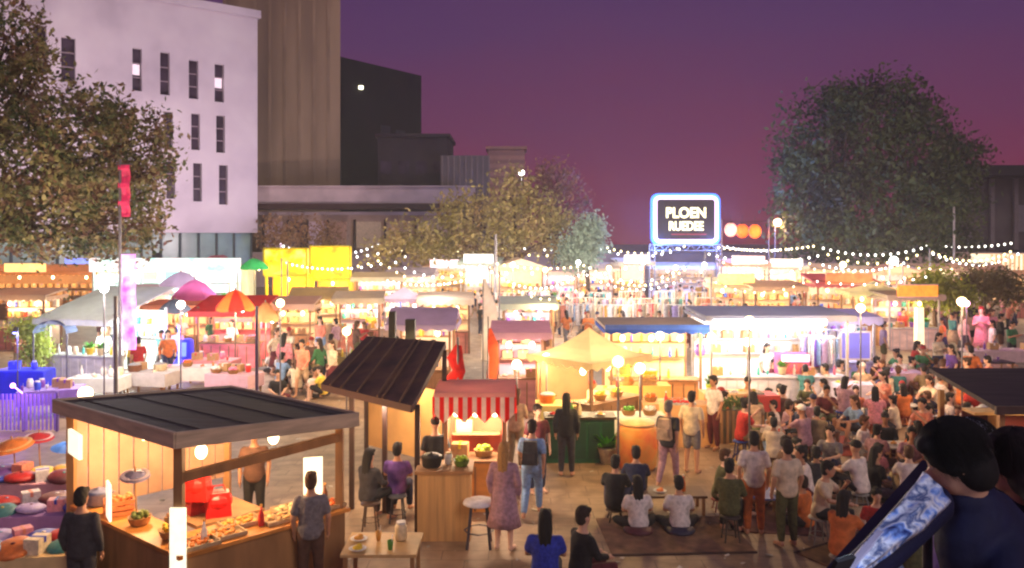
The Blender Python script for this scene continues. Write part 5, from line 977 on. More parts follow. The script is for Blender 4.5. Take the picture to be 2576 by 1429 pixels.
for i, (X, Y, h) in enumerate([(1290, 842, 3.4), (1372, 850, 3.2), (1455, 838, 3.5), (1532, 852, 3.3), (1618, 836, 3.5), (1700, 850, 3.3), (1772, 840, 3.4)]): lamp_post(f'tall white lamp post, {ordw[i]} from the left among the clothes racks', gnd(X, Y), h, [WHITE, WARM][i % 2], 420)
for X, Y, h, pw, lb in [(2165, 1050, 2.9, 190, 'added fill lamp post at the back left of the seated crowd'), (2420, 1085, 3.2, 230, 'added fill lamp post at the back right of the seated crowd'), (1885, 1165, 3.0, 170, 'added fill lamp post at the left corner of the seated crowd')]: lamp_post(lb, gnd(X, Y), h, (255, 206, 150), pw)  # lamp posts added to brighten the dim seated crowd
# ---------------------------------------------------------------- people
def P_(X, Y, rotdeg, pose, shirt, sl_, bottom, bc, hair, hc, skin, label, bag=None, s=1, z=0): return person(gnd(X, Y) if z == 0 else gnd(X, Y, z), R(rotdeg), pose, shirt, sl_, bottom, bc, hair, hc, skin, label, None, bag, s)
P_(1268, 1385, 165, 'standing', 'mauve', 'long', 'skirt', 'mauve', 'long', 'blond', 3, 'person with long blond hair in a dusty mauve dress standing by the tall bar stool', s=1.0)
P_(1338, 1300, 170, 'walking', 'sky blue', 'short', 'trousers', 'sky blue', 'short', 'dark brown', 1, 'person in pale blue jeans with a dark backpack right of the blond person', bag='charcoal')
P_(1352, 1240, 20, 'standing', 'maroon', 'short', 'trousers', 'navy', 'short', 'dark brown', 0, 'person in a maroon shirt facing the viewer near the dark green bar')
P_(1425, 1198, 175, 'standing', 'black', 'long', 'trousers', 'charcoal', 'long', 'black', 1, 'person dressed all in black standing at the dark green bar')
P_(1298, 1180, 160, 'holding a phone', 'beige', 'short', 'trousers', 'khaki', 'long', 'brown', 1, 'person in beige behind the blond one, looking at the striped awning stall')
P_(1680, 1225, 150, 'walking', 'charcoal', 'short', 'trousers', 'mauve', 'bun', 'grey', 1, 'grey-haired person in pinkish trousers walking past the painted drum', bag='beige')
P_(1740, 1190, 150, 'standing', 'cream', 'short', 'shorts', 'grey', 'short', 'black', 1, 'person in a cream shirt and grey shorts beside the grey-haired walker')
P_(1795, 1130, -60, 'standing', 'white', 'short', 'trousers', 'maroon', 'short', 'black', 2, 'person in white shirt and maroon trousers leaning at the timber booth')
P_(782, 1500, 190, 'standing', 'grey', 'short', 'trousers', 'brown', 'bun', 'brown', 1, 'person in a grey top with a brown bun, right end of the charcoal kiosk')
P_(205, 1560, 180, 'standing', 'charcoal', 'long', 'trousers', 'charcoal', 'short', 'black', 1, 'person in a charcoal jacket standing at the left end of the charcoal kiosk')
P_(640, 1330, 10, 'standing', 'brown', 'short', 'trousers', 'black', 'short', 'dark brown', 2, 'cook in a brown shirt working inside the charcoal-roofed kiosk')
P_(1095, 1290, 200, 'standing', 'black', 'short', 'trousers', 'black', 'cap', 'black', 1, 'person in black with a black cap behind the plywood bar')
# group at the low bench in the foreground, seen from behind
bench_z = .42
grp = [(1548, 1305, 165, 'crouching low', 'black', 'long', 'navy', 'short', 'black', 'person in a black jacket, leftmost of the low-seated group seen from behind'),
       (1600, 1275, 175, 'crouching low', 'navy', 'long', 'black', 'short', 'black', 'person in a navy top between the black jacket and the white shirts'),
       (1606, 1335, 185, 'sitting cross-legged', 'white', 'short', 'black', 'long', 'black', 'long-haired person in a white shirt seen from behind beside the navy top'),
       (1710, 1335, 180, 'sitting cross-legged', 'white', 'short', 'charcoal', 'short', 'black', 'short-haired person in a white shirt seen from behind, right of the long-haired one'),
       (1835, 1355, 160, 'sitting', 'olive', 'long', 'black', 'bun', 'black', 'person in a dark olive jacket with a hair bun on a thin-legged stool'),
       (1897, 1345, 170, 'standing', 'white', 'short', 'orange', 'short', 'black', 'person in a bright white shirt standing at the near left corner of the seated crowd'),
       (1980, 1375, 190, 'standing', 'cream', 'short', 'olive', 'short', 'dark brown', 'person in cream shirt and olive trousers seen from behind, standing at the seated crowd')]
for X, Y, ro, po, sh, sl_, bc, hr, hc, lab in grp: P_(X, Y, ro, po, sh, sl_, 'trousers', bc, hr, hc, 1, lab)
for X, Y, hz_, cc_, w_ in [(1548, 1311, .45, (60, 40, 30), 'dark brown stool under the black jacket'), (1600, 1281, .45, (50, 40, 40), 'dark stool under the navy top'), (1838, 1362, .92, (60, 50, 44), 'thin-legged stool under the dark olive jacket')]:
    o = good('stool', gnd(X, Y), 0, cc_, cc_, w_); o.scale = (1, 1, hz_)
for X, Y, cc_, w_ in [(1606, 1338, (90, 40, 50), 'wine cushion under the long-haired person in white'), (1710, 1338, (50, 46, 70), 'slate cushion under the short-haired person in white')]: good('cushion', gnd(X, Y)+V((0, 0, -.03)), 0, cc_, cc_, w_)
t = table('low plank table with drinks in front of the low-seated group', gnd(1680, 1285), 1.3, .6, .36, (110, 80, 56)); stock(t, 'low plank table', 'top', 0, .365, 1.2, ('cup', 'bottle', 'plate'), ('red', 'white', 'golden', 'lime', 'orange'), random.Random(3))
mo = thing('ground_mat', 'large dull brown woven mat under the low-seated group', 'mat', gnd(1690, 1345)+V((0, 0, .004)), .05); part('weave', MB().box((0, 0, .006), (2.3, 1.6, .012)), mat('mat_dusky', (116, 84, 64), .9, noise=.4, scale=5), mo); part('border', MB().box((0, -.82, .007), (2.3, .06, .014)), mat('mat_border', (60, 36, 34), .9), mo)
P_(1372, 1545, 175, 'sitting', 'royal blue', 'short', 'trousers', 'navy', 'long', 'black', 1, 'long-haired person in a royal blue shirt low in the picture, left of the bale group', s=1.05)
P_(1468, 1535, 120, 'sitting', 'black', 'long', 'trousers', 'maroon', 'short', 'dark brown', 0, 'dark-haired person in black turned sideways beside the royal blue shirt', s=1.05)
good('stool', gnd(1374, 1552), 0, (60, 50, 44), (60, 50, 44), 'stool under the royal blue shirt'); good('stool', gnd(1474, 1542), 0, (60, 50, 44), (60, 50, 44), 'stool under the dark-haired person turned sideways')
P_(1000, 1300, 175, 'sitting', 'purple', 'short', 'trousers', 'navy', 'short', 'black', 1, 'person in a purple shirt sitting between the posts of the brown-roofed booth'); good('stool', gnd(1000, 1312), 0, (60, 60, 70), (60, 60, 70), 'dark stool under the person in the purple shirt')
P_(930, 1320, 150, 'sitting', 'charcoal', 'long', 'trousers', 'black', 'long', 'black', 1, 'person in a charcoal jacket sitting at the left post of the brown-roofed booth'); good('stool', gnd(932, 1332), 0, (70, 50, 40), (70, 50, 40), 'brown stool under the charcoal jacket at the brown-roofed booth')
# seated crowd on the plaza at the right
crowd = []
def free(x, y, mind, lst): return all((x-a)**2+(y-b)**2 > mind*mind for a, b in lst)
def in_poly(X, Y):
    poly = [(1875, 1110), (1980, 1010), (2130, 960), (2330, 950), (2440, 980), (2500, 1060), (2440, 1150), (2330, 1260), (2260, 1330), (2190, 1429), (2010, 1440), (1930, 1330), (1870, 1240)]
    c = False; n = len(poly)
    for i in range(n):
        (x1, y1), (x2, y2) = poly[i], poly[i-1]
        if (y1 > Y) != (y2 > Y) and X < (x2-x1)*(Y-y1)/(y2-y1)+x1: c = not c
    return c
occ = [(gnd(g_[0], g_[1]).x, gnd(g_[0], g_[1]).y) for g_ in grp]
rgc = random.Random(31); tabs = []
mats_w = [(150, 60, 44), (190, 110, 60), (120, 90, 60), (96, 60, 60), (170, 140, 80), (80, 60, 100)]
def inworld(x, y): X = CX+F*x/y; Y = HY+CH*F/y; return in_poly(X, Y)
for k in range(4000):
    y = rgc.uniform(12, 29); x = rgc.uniform(3, 17)
    if inworld(x, y) and free(x, y, 1.58, tabs) and free(x, y, .9, occ): tabs.append((x, y))
ORD = ['near-left', 'near-middle', 'near-right']
cw_ = ['round red', 'square blue', 'round yellow', 'round green', 'square white', 'square orange', 'round pink', 'square brown', 'round purple', 'square teal', 'round cream', 'square black', 'round white', 'square red', 'round blue', 'square yellow', 'round orange', 'square pink', 'round brown', 'square cream', 'round teal', 'square green', 'round black', 'square purple', 'round golden', 'square golden', 'round lime', 'square lime'] 

EXTRA = ['with a plain cloth', 'with a bare top']
tabs.sort(key=lambda t: t[1])
for i, (x, y) in enumerate(tabs):
    cn = cw_[i % len(cw_)]+('' if i < len(cw_) else ' bare'); c = COLW[cn.split()[1]]; c = tuple(int(v*.55+60) for v in c); rnd = cn.startswith('round'); lab = f'low {cn} table in the seated crowd on the plaza'
    r = thing('low_table', lab, 'low table', (x, y, 0), 0, 'low tables of the seated crowd'); r.matrix_basis = Matrix.Translation((x, y, 0)); tmm = mat('lowtop_'+cn.replace(' ', '_'), c, .5, noise=.2)
    part('table_top', (MB().lathe((0, 0, .36), [(.36, 0), (.38, .015), (.36, .03)], 20) if rnd else MB().box((0, 0, .375), (.64, .64, .03))), tmm, r)
    for a in range(4): part('leg', MB().box((.22*math.cos(a*1.571+.785), .22*math.sin(a*1.571+.785), .18), (.04, .04, .36)), wood, r)
    stock(r, f'{cn} table in crowd', 'top', 0, .392, .58, ('cup', 'bottle', 'plate'), ('white', 'golden', 'red', 'lime', 'cream'), rgc)
    m = rgc.choice([5, 5, 6, 6]); a0 = rgc.uniform(0, 6.28); rad = rgc.uniform(.72, .82)
    mw = rgc.choice(mats_w); mo = thing('ground_mat', f'{["rust", "tan", "brown", "wine", "straw", "violet"][mats_w.index(mw)]} mat spread under the {cn} table in the crowd', 'mat', (x, y, .004), rgc.uniform(0, 1.5), 'mats of the seated crowd'); part('weave', MB().box((0, 0, .006), (1.9, 1.5, .012)), mat('mat_%d' % mw[0], mw, .9, noise=.4, scale=5), mo); part('border', MB().box((0, .76, .007), (1.9, .06, .014)).box((0, -.76, .007), (1.9, .06, .014)), mat('mat_border', (60, 36, 34), .9), mo)
    for j in range(m):
        a = a0+6.283*j/m; px, py = x+rad*math.cos(a), y+rad*math.sin(a)
        if not free(px, py, .38, occ): continue
        occ.append((px, py)); pose = rgc.choice(['sitting cross-legged', 'sitting cross-legged', 'crouching low', 'crouching low', 'sitting and eating'])
        face = math.atan2(y-py, x-px)+math.pi/2+rgc.uniform(-.35, .35)
        rand_person((px, py, 0.012), face, [pose], f'at the {cn} table', 'people sitting on the plaza')
        if pose in ('sitting', 'sitting and eating', 'crouching low'):
            h = .30/.43 if pose == 'crouching low' else 1.0; bx, by = px-.08*math.cos(a-math.pi) if 0 else px+.08*math.cos(a), py+.08*math.sin(a); sc_ = rgc.choice(['red', 'blue', 'white', 'brown', 'green'])
            o = good('stool', (bx, by, .012), 0, tuple(int(v*.7) for v in COLW[sc_]), tuple(int(v*.6) for v in COLW[sc_]), f'{sc_} plastic stool under a person at the {cn} table', group='plastic stools of the seated crowd'); o.scale = (1, 1, .45 if pose == 'crouching low' else .92)
# seated dark-haired group left of the brown-roofed booth
rg2 = random.Random(77); occ2 = []
for k in range(900):
    X, Y = rg2.uniform(680, 830), rg2.uniform(935, 1010); p = gnd(X, Y)
    if free(p.x, p.y, .62, occ2): occ2.append((p.x, p.y)); rand_person((p.x, p.y, 0), rg2.uniform(0, 6.28), ['crouching low', 'sitting cross-legged'], 'left of the brown booth', 'people sitting left of the booth'); 
    if len(occ2) > 13: break
# strolling crowd between the rows of stalls
rg3 = random.Random(41); occ3 = []
zones = [((1250, 1800), (850, 890), 22, 'in the gate lane'), ((860, 1250), (850, 885), 9, 'in the olive tree lane'), ((1800, 2300), (830, 850), 7, 'below the lanterns'), ((2150, 2570), (860, 935), 13, 'near the lime bush'),
         ((340, 860), (840, 915), 11, 'before the yellow kiosks'), ((20, 330), (860, 960), 6, 'by the white tent'), ((330, 860), (930, 1000), 13, 'behind the charcoal kiosk'), ((1250, 1400), (930, 1010), 5, 'by the pink curtained stall'), ((860, 1000), (900, 990), 5, 'behind the brown booth'), ((1940, 2200), (935, 1010), 5, 'under the white tent lights'), ((2340, 2560), (950, 1060), 6, 'right of the seated crowd')]
blk = []
for o in bpy.data.objects:
    if o.parent is None and o.name.startswith(('market_stall', 'market_umbrella', 'table')): blk.append((o.location.x, o.location.y))
for (x0, x1), (y0, y1), n, zn in zones:
    c_ = 0
    for k in range(3000):
        X = rg3.uniform(x0, x1); Y = rg3.uniform(y0, y1); p = gnd(X, Y)
        if free(p.x, p.y, .55, occ3) and free(p.x, p.y, 1.15, blk): occ3.append((p.x, p.y)); c_ += 1; rand_person((p.x, p.y, 0), rg3.uniform(0, 6.28), ['standing', 'walking', 'walking', 'holding a phone'], zn, 'people strolling in the market')
        if c_ >= n: break

# the far crowd beyond the three hundred nearest people: one mass
LOW = {}
for po in ('standing', 'walking'):
    J = POSES[po]; LOW[po] = [build_body(J, .05), build_shirt(J, False, .05), build_legs(J, False, .05)]
hl = MB().ell((0, .02, .03), (.09, .1, .11), 8, 6).mesh('h', None, True)
fc = ['white', 'cream', 'pink', 'beige', 'black', 'red', 'navy', 'salmon', 'sky blue', 'mustard', 'charcoal', 'brown']; fmats = [SKIN[0], EYE]+[cloth(c) for c in fc]+[mat('hair_black', HCOL['black'])]
bmf = bmesh.new(); nfar = 0
def put(me, M, mi):
    n0 = len(bmf.faces); n1 = len(bmf.verts); bmf.from_mesh(me); bmf.verts.ensure_lookup_table(); bmf.faces.ensure_lookup_table()
    for v in bmf.verts[n1:]: v.co = M @ v.co
    for f in bmf.faces[n0:]: f.material_index = mi if not (mi == 0 and f.material_index == 1) else 1
for k in range(6000):
    X = rg3.uniform(870, 2560); Y = rg3.choice([rg3.uniform(772, 850), rg3.uniform(800, 850)]); p = gnd(X, Y)
    if free(p.x, p.y, .6, occ3) and free(p.x, p.y, 1.3, blk):
        occ3.append((p.x, p.y)); nfar += 1; M = Matrix.Translation(p) @ Matrix.Rotation(rg3.uniform(0, 6.28), 4, 'Z') @ Matrix.Scale(rg3.uniform(.93, 1.05), 4); po = rg3.choice(['standing', 'walking']); L3 = LOW[po]
        put(L3[0], M, 0); put(L3[1], M, 2+rg3.choice([0, 0, 0, 1, 1, 2, 2, 3, 3, 4, 5, 6, 7, 7, 8, 9])); put(L3[2], M, 2+rg3.choice([3, 4, 6, 10, 11])); put(hl, M @ Matrix.Translation(POSES[po]['h']), len(fmats)-1)
    if nfar >= 230: break
me = bpy.data.meshes.new('crowd'); bmf.to_mesh(me); bmf.free()
for m_ in fmats: me.materials.append(m_)
tag(link('crowd', me), 'dense far crowd milling between the back stalls', 'crowd', kind='stuff')

# trodden litter: paper scraps and leaves on the paving
lm = MB(); rl_ = random.Random(3)
for i in range(520):
    y = 10+26*rl_.random()**1.5; x = rl_.uniform(-.62, .62)*y; a = rl_.uniform(0, 6.28); s_ = rl_.uniform(.015, .06); c0 = V((x, y, .006+rl_.random()*.01)); e_ = V((math.cos(a), math.sin(a), .15))*s_; f_ = V((-math.sin(a), math.cos(a), .1))*s_*rl_.uniform(.4, 1)
    lm.add([c0-e_-f_, c0+e_-f_, c0+e_+f_+V((0, 0, .008)), c0-e_+f_], [(0, 1, 2, 3)])
tag(part('litter', lm, mat('paper_scraps', (200, 190, 170), .9, ramp=[(110, 84, 60), (214, 206, 190), (90, 80, 60)], scale=1.5)), 'trodden paper scraps and leaves on the paving', 'litter', kind='stuff')
# ---------------------------------------------------------------- paper parasols and cloth tables, lower left
def parasol(lab, X, Y, d, rr, col, tilt, rim=None, h=None):
    p = at(X, Y, d); r = thing('paper_parasol', lab, 'parasol', p, 0, 'parasols shown at the lower left'); n = 12; m = MB(); g = [(0, 0, 0)]
    Rm = Euler((R(tilt[0]*.35), R(tilt[1]*.5), 0)).to_matrix(); pts = [V((0, 0, 0))]
    for t in (.5, 1):
        for j in range(n*2): a = math.pi*j/n; k = rr*t*(1 if j % 2 == 0 else .965); pts.append(V((k*math.cos(a), k*math.sin(a), -rr*.42*t**1.5)))
    N2 = n*2; fs = [(0, 1+j, 1+(j+1) % N2) for j in range(N2)]+[(1+j, 1+N2+j, 1+N2+(j+1) % N2, 1+(j+1) % N2) for j in range(N2)]
    m.add([Rm @ q for q in pts], fs); part('canopy', m, mat('paper_%d_%d_%d' % col, col, .6, noise=.25, scale=6, trans=.3), r)
    part('handle', MB().tube([Rm @ V((0, 0, .06)), Rm @ V((0, 0, -rr*.5)), Rm @ V((0, 0, -rr*.5))+V((0, .05, -(p.z-.45*rr)*.5)), V((0, 0, -p.z+.02))], [.014]*4, n=6), wood, r)
    rb = MB()
    for j in range(n): a = 2*math.pi*j/n; rb.cyl(Rm @ V((0, 0, -.015)), Rm @ V((rr*.97*math.cos(a), rr*.97*math.sin(a), -rr*.41)), .005, n=4)
    part('rib', rb, wood, r)
    if rim: q = MB(); q.tube([Rm @ V((rr*.8*math.cos(2*math.pi*j/24), rr*.8*math.sin(2*math.pi*j/24), -rr*.42*.8**1.5+.008)) for j in range(25)], [(.03, .004)]*25, n=6, cap=False); part('rim_band', q, mat('paper_%d_%d_%d' % rim, rim, .6, noise=.2), r)
for a in [('orange parasol at the left edge, farthest back', 30, 1105, 14.2, .34, (236, 140, 70), (35, -10), (250, 190, 120)), ('red parasol with a pale rim beside the orange one', 98, 1088, 14.6, .26, (200, 60, 70), (20, 10), (240, 210, 220)), ('blue parasol left of the kiosk lamp panel', 168, 1112, 13.4, .24, (50, 110, 210), (20, 15), None),
          ('teal green parasol touching the blue one', 212, 1138, 13.0, .22, (30, 130, 110), (20, 25), None), ('pale grey-blue parasol hanging over the kiosk side counter', 340, 1185, 11.2, .2, (120, 120, 160), (30, 10), (220, 200, 214))]: parasol(*a)
rgl = random.Random(15); LN = ['pink', 'purple', 'orange', 'royal blue', 'salmon', 'cream', 'red', 'yellow', 'teal', 'white', 'mustard', 'lilac', 'maroon', 'sky blue']
for ti, (lab, short_, X, Y, zt_, W) in enumerate([('low trestle of round cushions at the left edge, back row', 'back trestle', 70, 1200, .8, 1.9), ('low trestle of round cushions at the left edge, middle row', 'middle trestle', 95, 1275, .75, 2.0), ('low trestle of round cushions at the left edge, front row', 'front trestle', 60, 1372, .7, 1.7)]):
    dd = (CH-zt_)*F/(Y-HY); p = V(((X-CX)/F*dd, dd, 0)); t = table(lab, p, W, .95, zt_, (190, 150, 110), .12, [(206, 150, 160), (150, 110, 170), (210, 180, 130)][ti]); M_ = t.matrix_basis
    for i in range(9):
        cn = LN[(i*3+ti*5) % 14]; x, y = -W/2+.25+(W-.5)*(i % 5)/4, -.25+.42*(i//5)+rgl.uniform(-.04, .04); kd = 'cushion' if i % 3 else 'box'
        g_ = good(kd, M_ @ V((x+(.2 if i > 4 else 0), y, zt_)), rgl.uniform(0, 3), CLOTH[cn], CLOTH[LN[(i*5+2) % 14]], f'{cn} {"round cushion" if kd == "cushion" else "square gift box"} in the {"front" if i < 5 else "rear"} line of the {short_} at lower left', name=None if kd == 'cushion' else 'gift_box', s=rgl.uniform(.75, 1.05)); g_.rotation_euler.x = rgl.uniform(-.05, .25) if kd == 'cushion' else 0
lamp_post('globe lamp on a stand among the parasols at the lower left', gnd(215, 1330), 2.2, (255, 214, 170), 150)
# ---------------------------------------------------------------- viewers' platform with the near people
deck = thing('viewing_platform', 'raised timber viewing platform at the lower right corner under the near people', 'platform', (0, 0, 0))
part('deck', MB().box((2.45, 3.0, 2.45), (3.3, 3.2, .12)), wood, deck)
for x in (.85, 3.8):
    for y in (1.5, 4.3): part('support', MB().box((x, y, 1.22), (.14, .14, 2.43)), wood, deck)
hr_ = thing('handrail', 'sloping dark handrail with a white upper edge at the lower right corner', 'handrail', (0, 0, 0)); a, b = at(2075, 1485, 2.6), at(2345, 1172, 3.1)
part('rail', beam(MB(), a, b, .07, .035), mat('rail_dark', (34, 30, 46), .4), hr_); part('edge_strip', beam(MB(), at(2085, 1489, 2.3), at(2215, 1339, 2.5), .02, .012), mat('rail_strip', (190, 186, 210), .4), hr_)
for t in (.05, .5, .95): q_ = a.lerp(b, t); part('baluster', MB().cyl((q_.x, q_.y, 2.56), (q_.x, q_.y, q_.z-.02), .018), mat('rail_dark', (34, 30, 46)), hr_)
def near_person(label, head, look, shoulders, elb, wri, hipc, skin, jacket, shirt, hairc, long=False, cap=None, sleeve=None):
    h = V(head); lk = V(look).normalized(); t = (V(shoulders[2])-V(hipc)).normalized(); m = MB(); up = V((0, 0, 1)); up = (up-lk*up.dot(lk)).normalized(); sd = lk.cross(up)
    Mh = Matrix((sd, lk, up)).transposed()
    hp = lambda x, y, z: h+Mh @ V((x, y, z))
    m.ell(h+Mh @ V((0, -.008, .02)), (.077, .096, .108), 20, 14, Mh).ell(hp(0, .035, -.055), (.052, .055, .062), 16, 10, Mh).ell(hp(0, .1, -.015), (.014, .022, .024), 8, 6, Mh)
    for k in (-1, 1): m.ell(hp(k*.078, -.008, -.005), (.014, .022, .034), 8, 6, Mh)
    S = V(shoulders[2]); m.tube([S-V((0, 0, .04)), S.lerp(hp(0, -.02, -.06), .6), hp(0, -.01, -.05)], [(.09, .07), (.055, .055), (.055, .055)], n=14)
    m.tube([V(hipc), V(hipc).lerp(S, .5), S-t*.06], [(.15, .11), (.15, .11), (.17, .1)], side=(V(shoulders[1])-V(shoulders[0])).normalized(), n=16)
    for k in (0, 1): limb(m, [V(shoulders[k]), V(elb[k]), V(wri[k])], [.052, .042, .03]); d = (V(wri[k])-V(elb[k])).normalized(); m.ell(V(wri[k])+d*.05, (.036, .036, .03))
    me = remeshed(m, 'person', .011, 2); b = bmesh.new(); b.from_mesh(me); e = MB()
    for k in (0, 1):
        d = (V(wri[k])-V(elb[k])).normalized(); s_ = d.cross(V((0, 0, 1))).normalized()
        for i, l in enumerate((.06, .07, .065, .05)): o = V(wri[k])+d*.08+s_*(.027-.018*i); e.tube([o-d*.015, o+d*l*.5-V((0, 0, .006)), o+d*l*.85-V((0, 0, .025)), o+d*l*.9-V((0, 0, .045))], [.0095, .009, .008, .006], n=8, cap='round')
        o = V(wri[k])+d*.03+s_*.035; e.tube([o, o+s_*.02+d*.025, o+s_*.02+d*.055-V((0, 0, .01))], [.011, .01, .008], n=8, cap='round')
    b.from_mesh(e.mesh('f')); n1 = len(b.faces); e3 = MB()
    for k in (-1, 1): e3.ell(hp(k*.031, .083, .012), (.013, .008, .008), 8, 6, Mh)
    e3.ell(hp(0, .086, -.052), (.024, .007, .005), 8, 6, Mh); b.from_mesh(e3.mesh('g')); b.faces.ensure_lookup_table()
    for f in b.faces[n1:]: f.material_index = 1
    for f in b.faces: f.smooth = True
    b.to_mesh(me); b.free(); me.materials.clear(); me.materials.append(SKIN[skin]); me.materials.append(EYE); o = link('person', me); tag(o, label, 'person')
    j = MB(); j.tube([V(hipc)-t*.1, V(hipc), V(hipc).lerp(S, .5), S-t*.1, S-t*.03, S+t*.02, S+t*.07], [(.2, .15), (.19, .145), (.18, .135), (.21, .13), (.18, .12), (.115, .1), (.08, .08)], side=(V(shoulders[1])-V(shoulders[0])).normalized(), n=18)
    j.ell(S+t*.045+V(look).normalized()*.02, (.1, .1, .065), 16, 8)
    sl_ = [limb(j, [V(shoulders[k]), V(elb[k]), V(elb[k]).lerp(V(wri[k]), .8)], [.078, .066, .055]) for k in (0, 1) if not (sleeve and k == 0)]
    jm = remeshed(j, 'jacket', .014, 2); link('jacket', jm, o, m=jacket)
    if sleeve: j = MB(); limb(j, [V(shoulders[0]), V(elb[0]), V(elb[0]).lerp(V(wri[0]), .85)], [.078, .062, .032]); sm_ = remeshed(j, 'patterned_sleeve', .01, 2); A0, A1 = V(shoulders[0]), V(wri[0]); ax = (A1-A0).normalized()
    if sleeve:
        for v in sm_.vertices: u_ = (v.co-A0).dot(ax); c_ = A0+ax*u_; v.co = c_+(v.co-c_)*(1+.10*math.sin(u_*60+v.co.z*40)+.05*math.sin(v.co.x*130))
        link('patterned_sleeve', sm_, o, m=sleeve)
    hm = MB(); hm.ell(hp(0, -.022, .04), (.096, .108, .114), 20, 14, Mh).ell(hp(0, -.05, -.035), (.09, .08, .1), 16, 10, Mh).ell(hp(.07, .0, .01), (.03, .05, .05), 10, 8, Mh).ell(hp(-.07, .0, .01), (.03, .05, .05), 10, 8, Mh).ell(hp(.03, .055, .09), (.052, .045, .036), 10, 8, Mh).ell(hp(-.03, .05, .095), (.05, .045, .036), 10, 8, Mh)
    if long: hm.tube([hp(0, -.04, 0), hp(0, -.1, -.14), hp(0, -.11, -.3)], [(.09, .07), (.1, .06), (.06, .03)], side=sd, n=14)
    hme = remeshed(hm, 'hair', .01, 1); co = np.zeros(len(hme.vertices)*3); hme.vertices.foreach_get('co', co); co = co.reshape(-1, 3); L = (co-np.array(h)) @ np.array(Mh)
    ang = np.arctan2(L[:, 0], L[:, 1]+.02); rr_ = 1+.008*np.sin(ang*17+L[:, 2]*30)+.005*np.sin(ang*41); co = np.array(h)+(co-np.array(h))*rr_[:, None]; hme.vertices.foreach_set('co', co.ravel()); hme.update(); st = MB(); rs_ = random.Random(9)
    for q in range(1500):     # loose strands lying over the scalp
        a0 = rs_.uniform(-math.pi, math.pi); front = abs(a0) < .9; ph0 = rs_.uniform(.05, .5); ph1 = ph0+rs_.uniform(.5, 1.0) if front else rs_.uniform(1.5, 2.35); ph1 = min(ph1, 1.25) if front else ph1; off = rs_.uniform(.0, .009); dr = rs_.uniform(-.35, .35); P0 = []
        for k in range(7):
            t_ = k/6; ph = ph0+(ph1-ph0)*t_; a_ = a0+dr*t_; e_ = off*(1+t_*.8); P0.append(hp((.099+e_)*math.sin(ph)*math.sin(a_), -.024+(.112+e_)*math.sin(ph)*math.cos(a_), .035+(.118+e_)*math.cos(ph)))
        wv_ = sd*.0012+V((0, 0, .0008)); g_ = []
        for k, p_ in enumerate(P0): g_ += [p_-wv_*(1-.12*k), p_+wv_*(1-.12*k)]
        st.add(g_, [(2*k, 2*k+1, 2*k+3, 2*k+2) for k in range(6)])
    b = bmesh.new(); b.from_mesh(hme); b.from_mesh(st.mesh('st')); b.to_mesh(hme); b.free(); link('hair', hme, o, m=hairc)
    if cap: cm = MB().ell(hp(0, -.02, .075), (.1, .11, .085), 20, 12, Mh).tube([hp(0, .06, .06), hp(0, .17, .05)], [(.075, .01), (.05, .007)], side=sd, n=12); link('cap', remeshed(cm, 'cap', .01, 1), o, m=cap)
    return o
jk = mat('navy_jacket', (15, 22, 64), .75, noise=.3, scale=8, bump=.4); pat = mat('blue_white_pattern', (150, 180, 240), .6, ramp=[(24, 40, 110), (120, 160, 236), (236, 242, 255), (60, 90, 150), (244, 248, 255)], scale=15, bump=.5)
h0 = at(2400, 1160, 2.98)
nearp = near_person('person in a navy jacket with a blue and white patterned shawl leaning over the handrail', h0, (-.80, .35, -.48), (at(2345, 1262, 2.8), at(2530, 1310, 3.05), at(2448, 1275, 3.02)), (at(2225, 1385, 2.65), at(2530, 1560, 2.7)), (at(2120, 1475, 2.5), at(2330, 1600, 2.5)), V((1.95, 3.15, 3.25)), 0, jk, None, mat('near_hair', (18, 14, 13), .85, noise=.4, scale=60))
e0 = [at(2322, 1186, 2.72), at(2262, 1268, 2.62), at(2190, 1345, 2.52), at(2118, 1440, 2.42)]; e1 = [at(2392, 1262, 2.66), at(2330, 1330, 2.56), at(2240, 1395, 2.46), at(2150, 1460, 2.38)]
def along(e, t): t *= 3; i = min(2, int(t)); return e[i].lerp(e[i+1], t-i)
sh_ = MB(); g_ = []; NU, NV = 40, 14
for i in range(NU+1):
    for j in range(NV+1):
        u_, v_ = i/NU, j/NV; q = along(e0, u_).lerp(along(e1, u_), v_); rip = .012*math.sin(v_*15+u_*5)+.009*math.sin(u_*21+v_*6)+.05*math.sin(math.pi*v_); g_.append(q+V((-.3, -1, .35)).normalized()*rip)
sh_.add(g_, [(i*(NV+1)+j, i*(NV+1)+j+1, (i+1)*(NV+1)+j+1, (i+1)*(NV+1)+j) for i in range(NU) for j in range(NV)])
so_ = part('shawl', sh_, pat, nearp, True); md_ = so_.modifiers.new('t', 'SOLIDIFY'); md_.thickness = .008
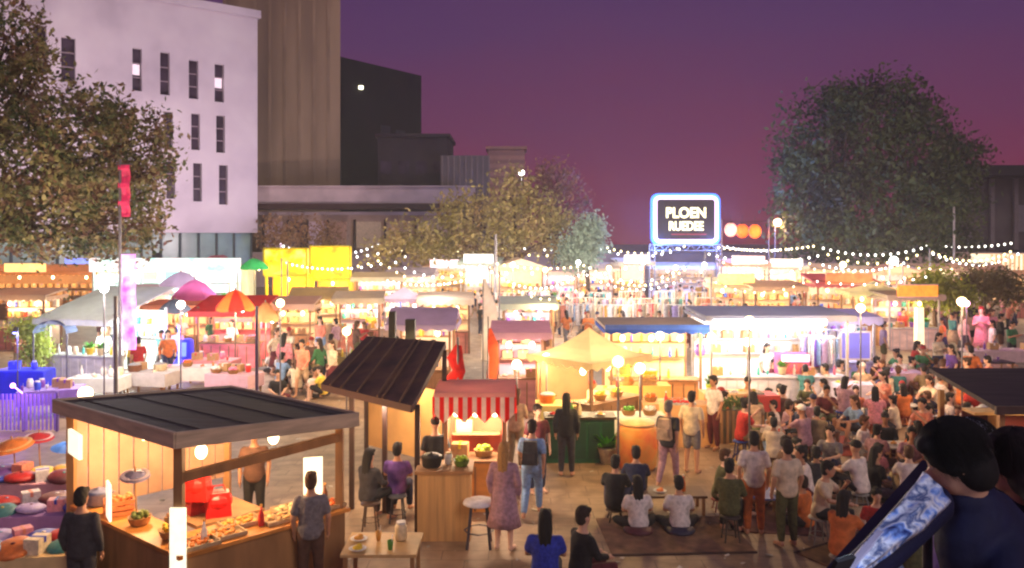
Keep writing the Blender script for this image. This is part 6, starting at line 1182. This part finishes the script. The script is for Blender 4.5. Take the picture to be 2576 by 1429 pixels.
ph_ = thing('added_phone', 'small added phone lighting the shawl over the handrail at the lower right', 'phone', at(2100, 1452, 2.25)); part('case', MB().box((0, 0, 0), (.075, .012, .15), (.5, 0, .5)), mat('cord_black', (30, 28, 30)), ph_); part('screen', MB().box((.004, .008, .004), (.068, .004, .14), (.5, 0, .5)), mat('phone_glow', (214, 230, 255), emit=5), ph_); light(ph_, (.1, -.28, .32), (206, 224, 255), 4.5, .06)  # phone and its offset light are added to brighten the shawl
near_person('person with wavy dark hair behind the navy jacket at the right edge', at(2545, 1168, 3.4), (-.7, .7, -.1), (at(2480, 1310, 3.4), at(2660, 1310, 3.5), at(2570, 1280, 3.45)), (at(2450, 1430, 3.3), at(2690, 1430, 3.3)), (at(2420, 1530, 3.2), at(2640, 1530, 3.2)), V((2.3, 3.5, 3.2)), 0, mat('dark_blue_coat', (20, 24, 52), .8, noise=.3, scale=8), None, mat('near_hair_plum', (40, 26, 32), .85, noise=.4, scale=60), long=True)
near_person('person in a white cap between the two dark-haired viewers at lower right', at(2440, 1135, 3.8), (-.5, .8, -.2), (at(2390, 1255, 3.7), at(2530, 1255, 3.7), at(2458, 1225, 3.7)), (at(2380, 1380, 3.6), at(2550, 1380, 3.6)), (at(2370, 1480, 3.5), at(2540, 1480, 3.5)), V((2.2, 3.75, 3.3)), 3, cloth('lilac'), None, mat('near_hair', (16, 14, 14)), cap=mat('cap_white', (220, 226, 244), .7, noise=.1))

# ---------------------------------------------------------------- haze volume added so the lamps and sign glow softly
hz = MB().box((0, 55, 24), (230, 150, 50.6)); hm_ = bpy.data.materials.new('haze'); hm_.use_nodes = True; n_ = hm_.node_tree; n_.nodes.remove(n_.nodes['Principled BSDF']); pv = n_.nodes.new('ShaderNodeVolumePrincipled'); pv.inputs['Density'].default_value = .0011; pv.inputs['Color'].default_value = (.9, .88, .95, 1); pv.inputs['Anisotropy'].default_value = .6
n_.links.new(pv.outputs[0], n_.nodes['Material Output'].inputs['Volume']); tag(part('haze', hz, hm_), 'thin added haze giving the market lamps a glow', 'haze', kind='stuff')
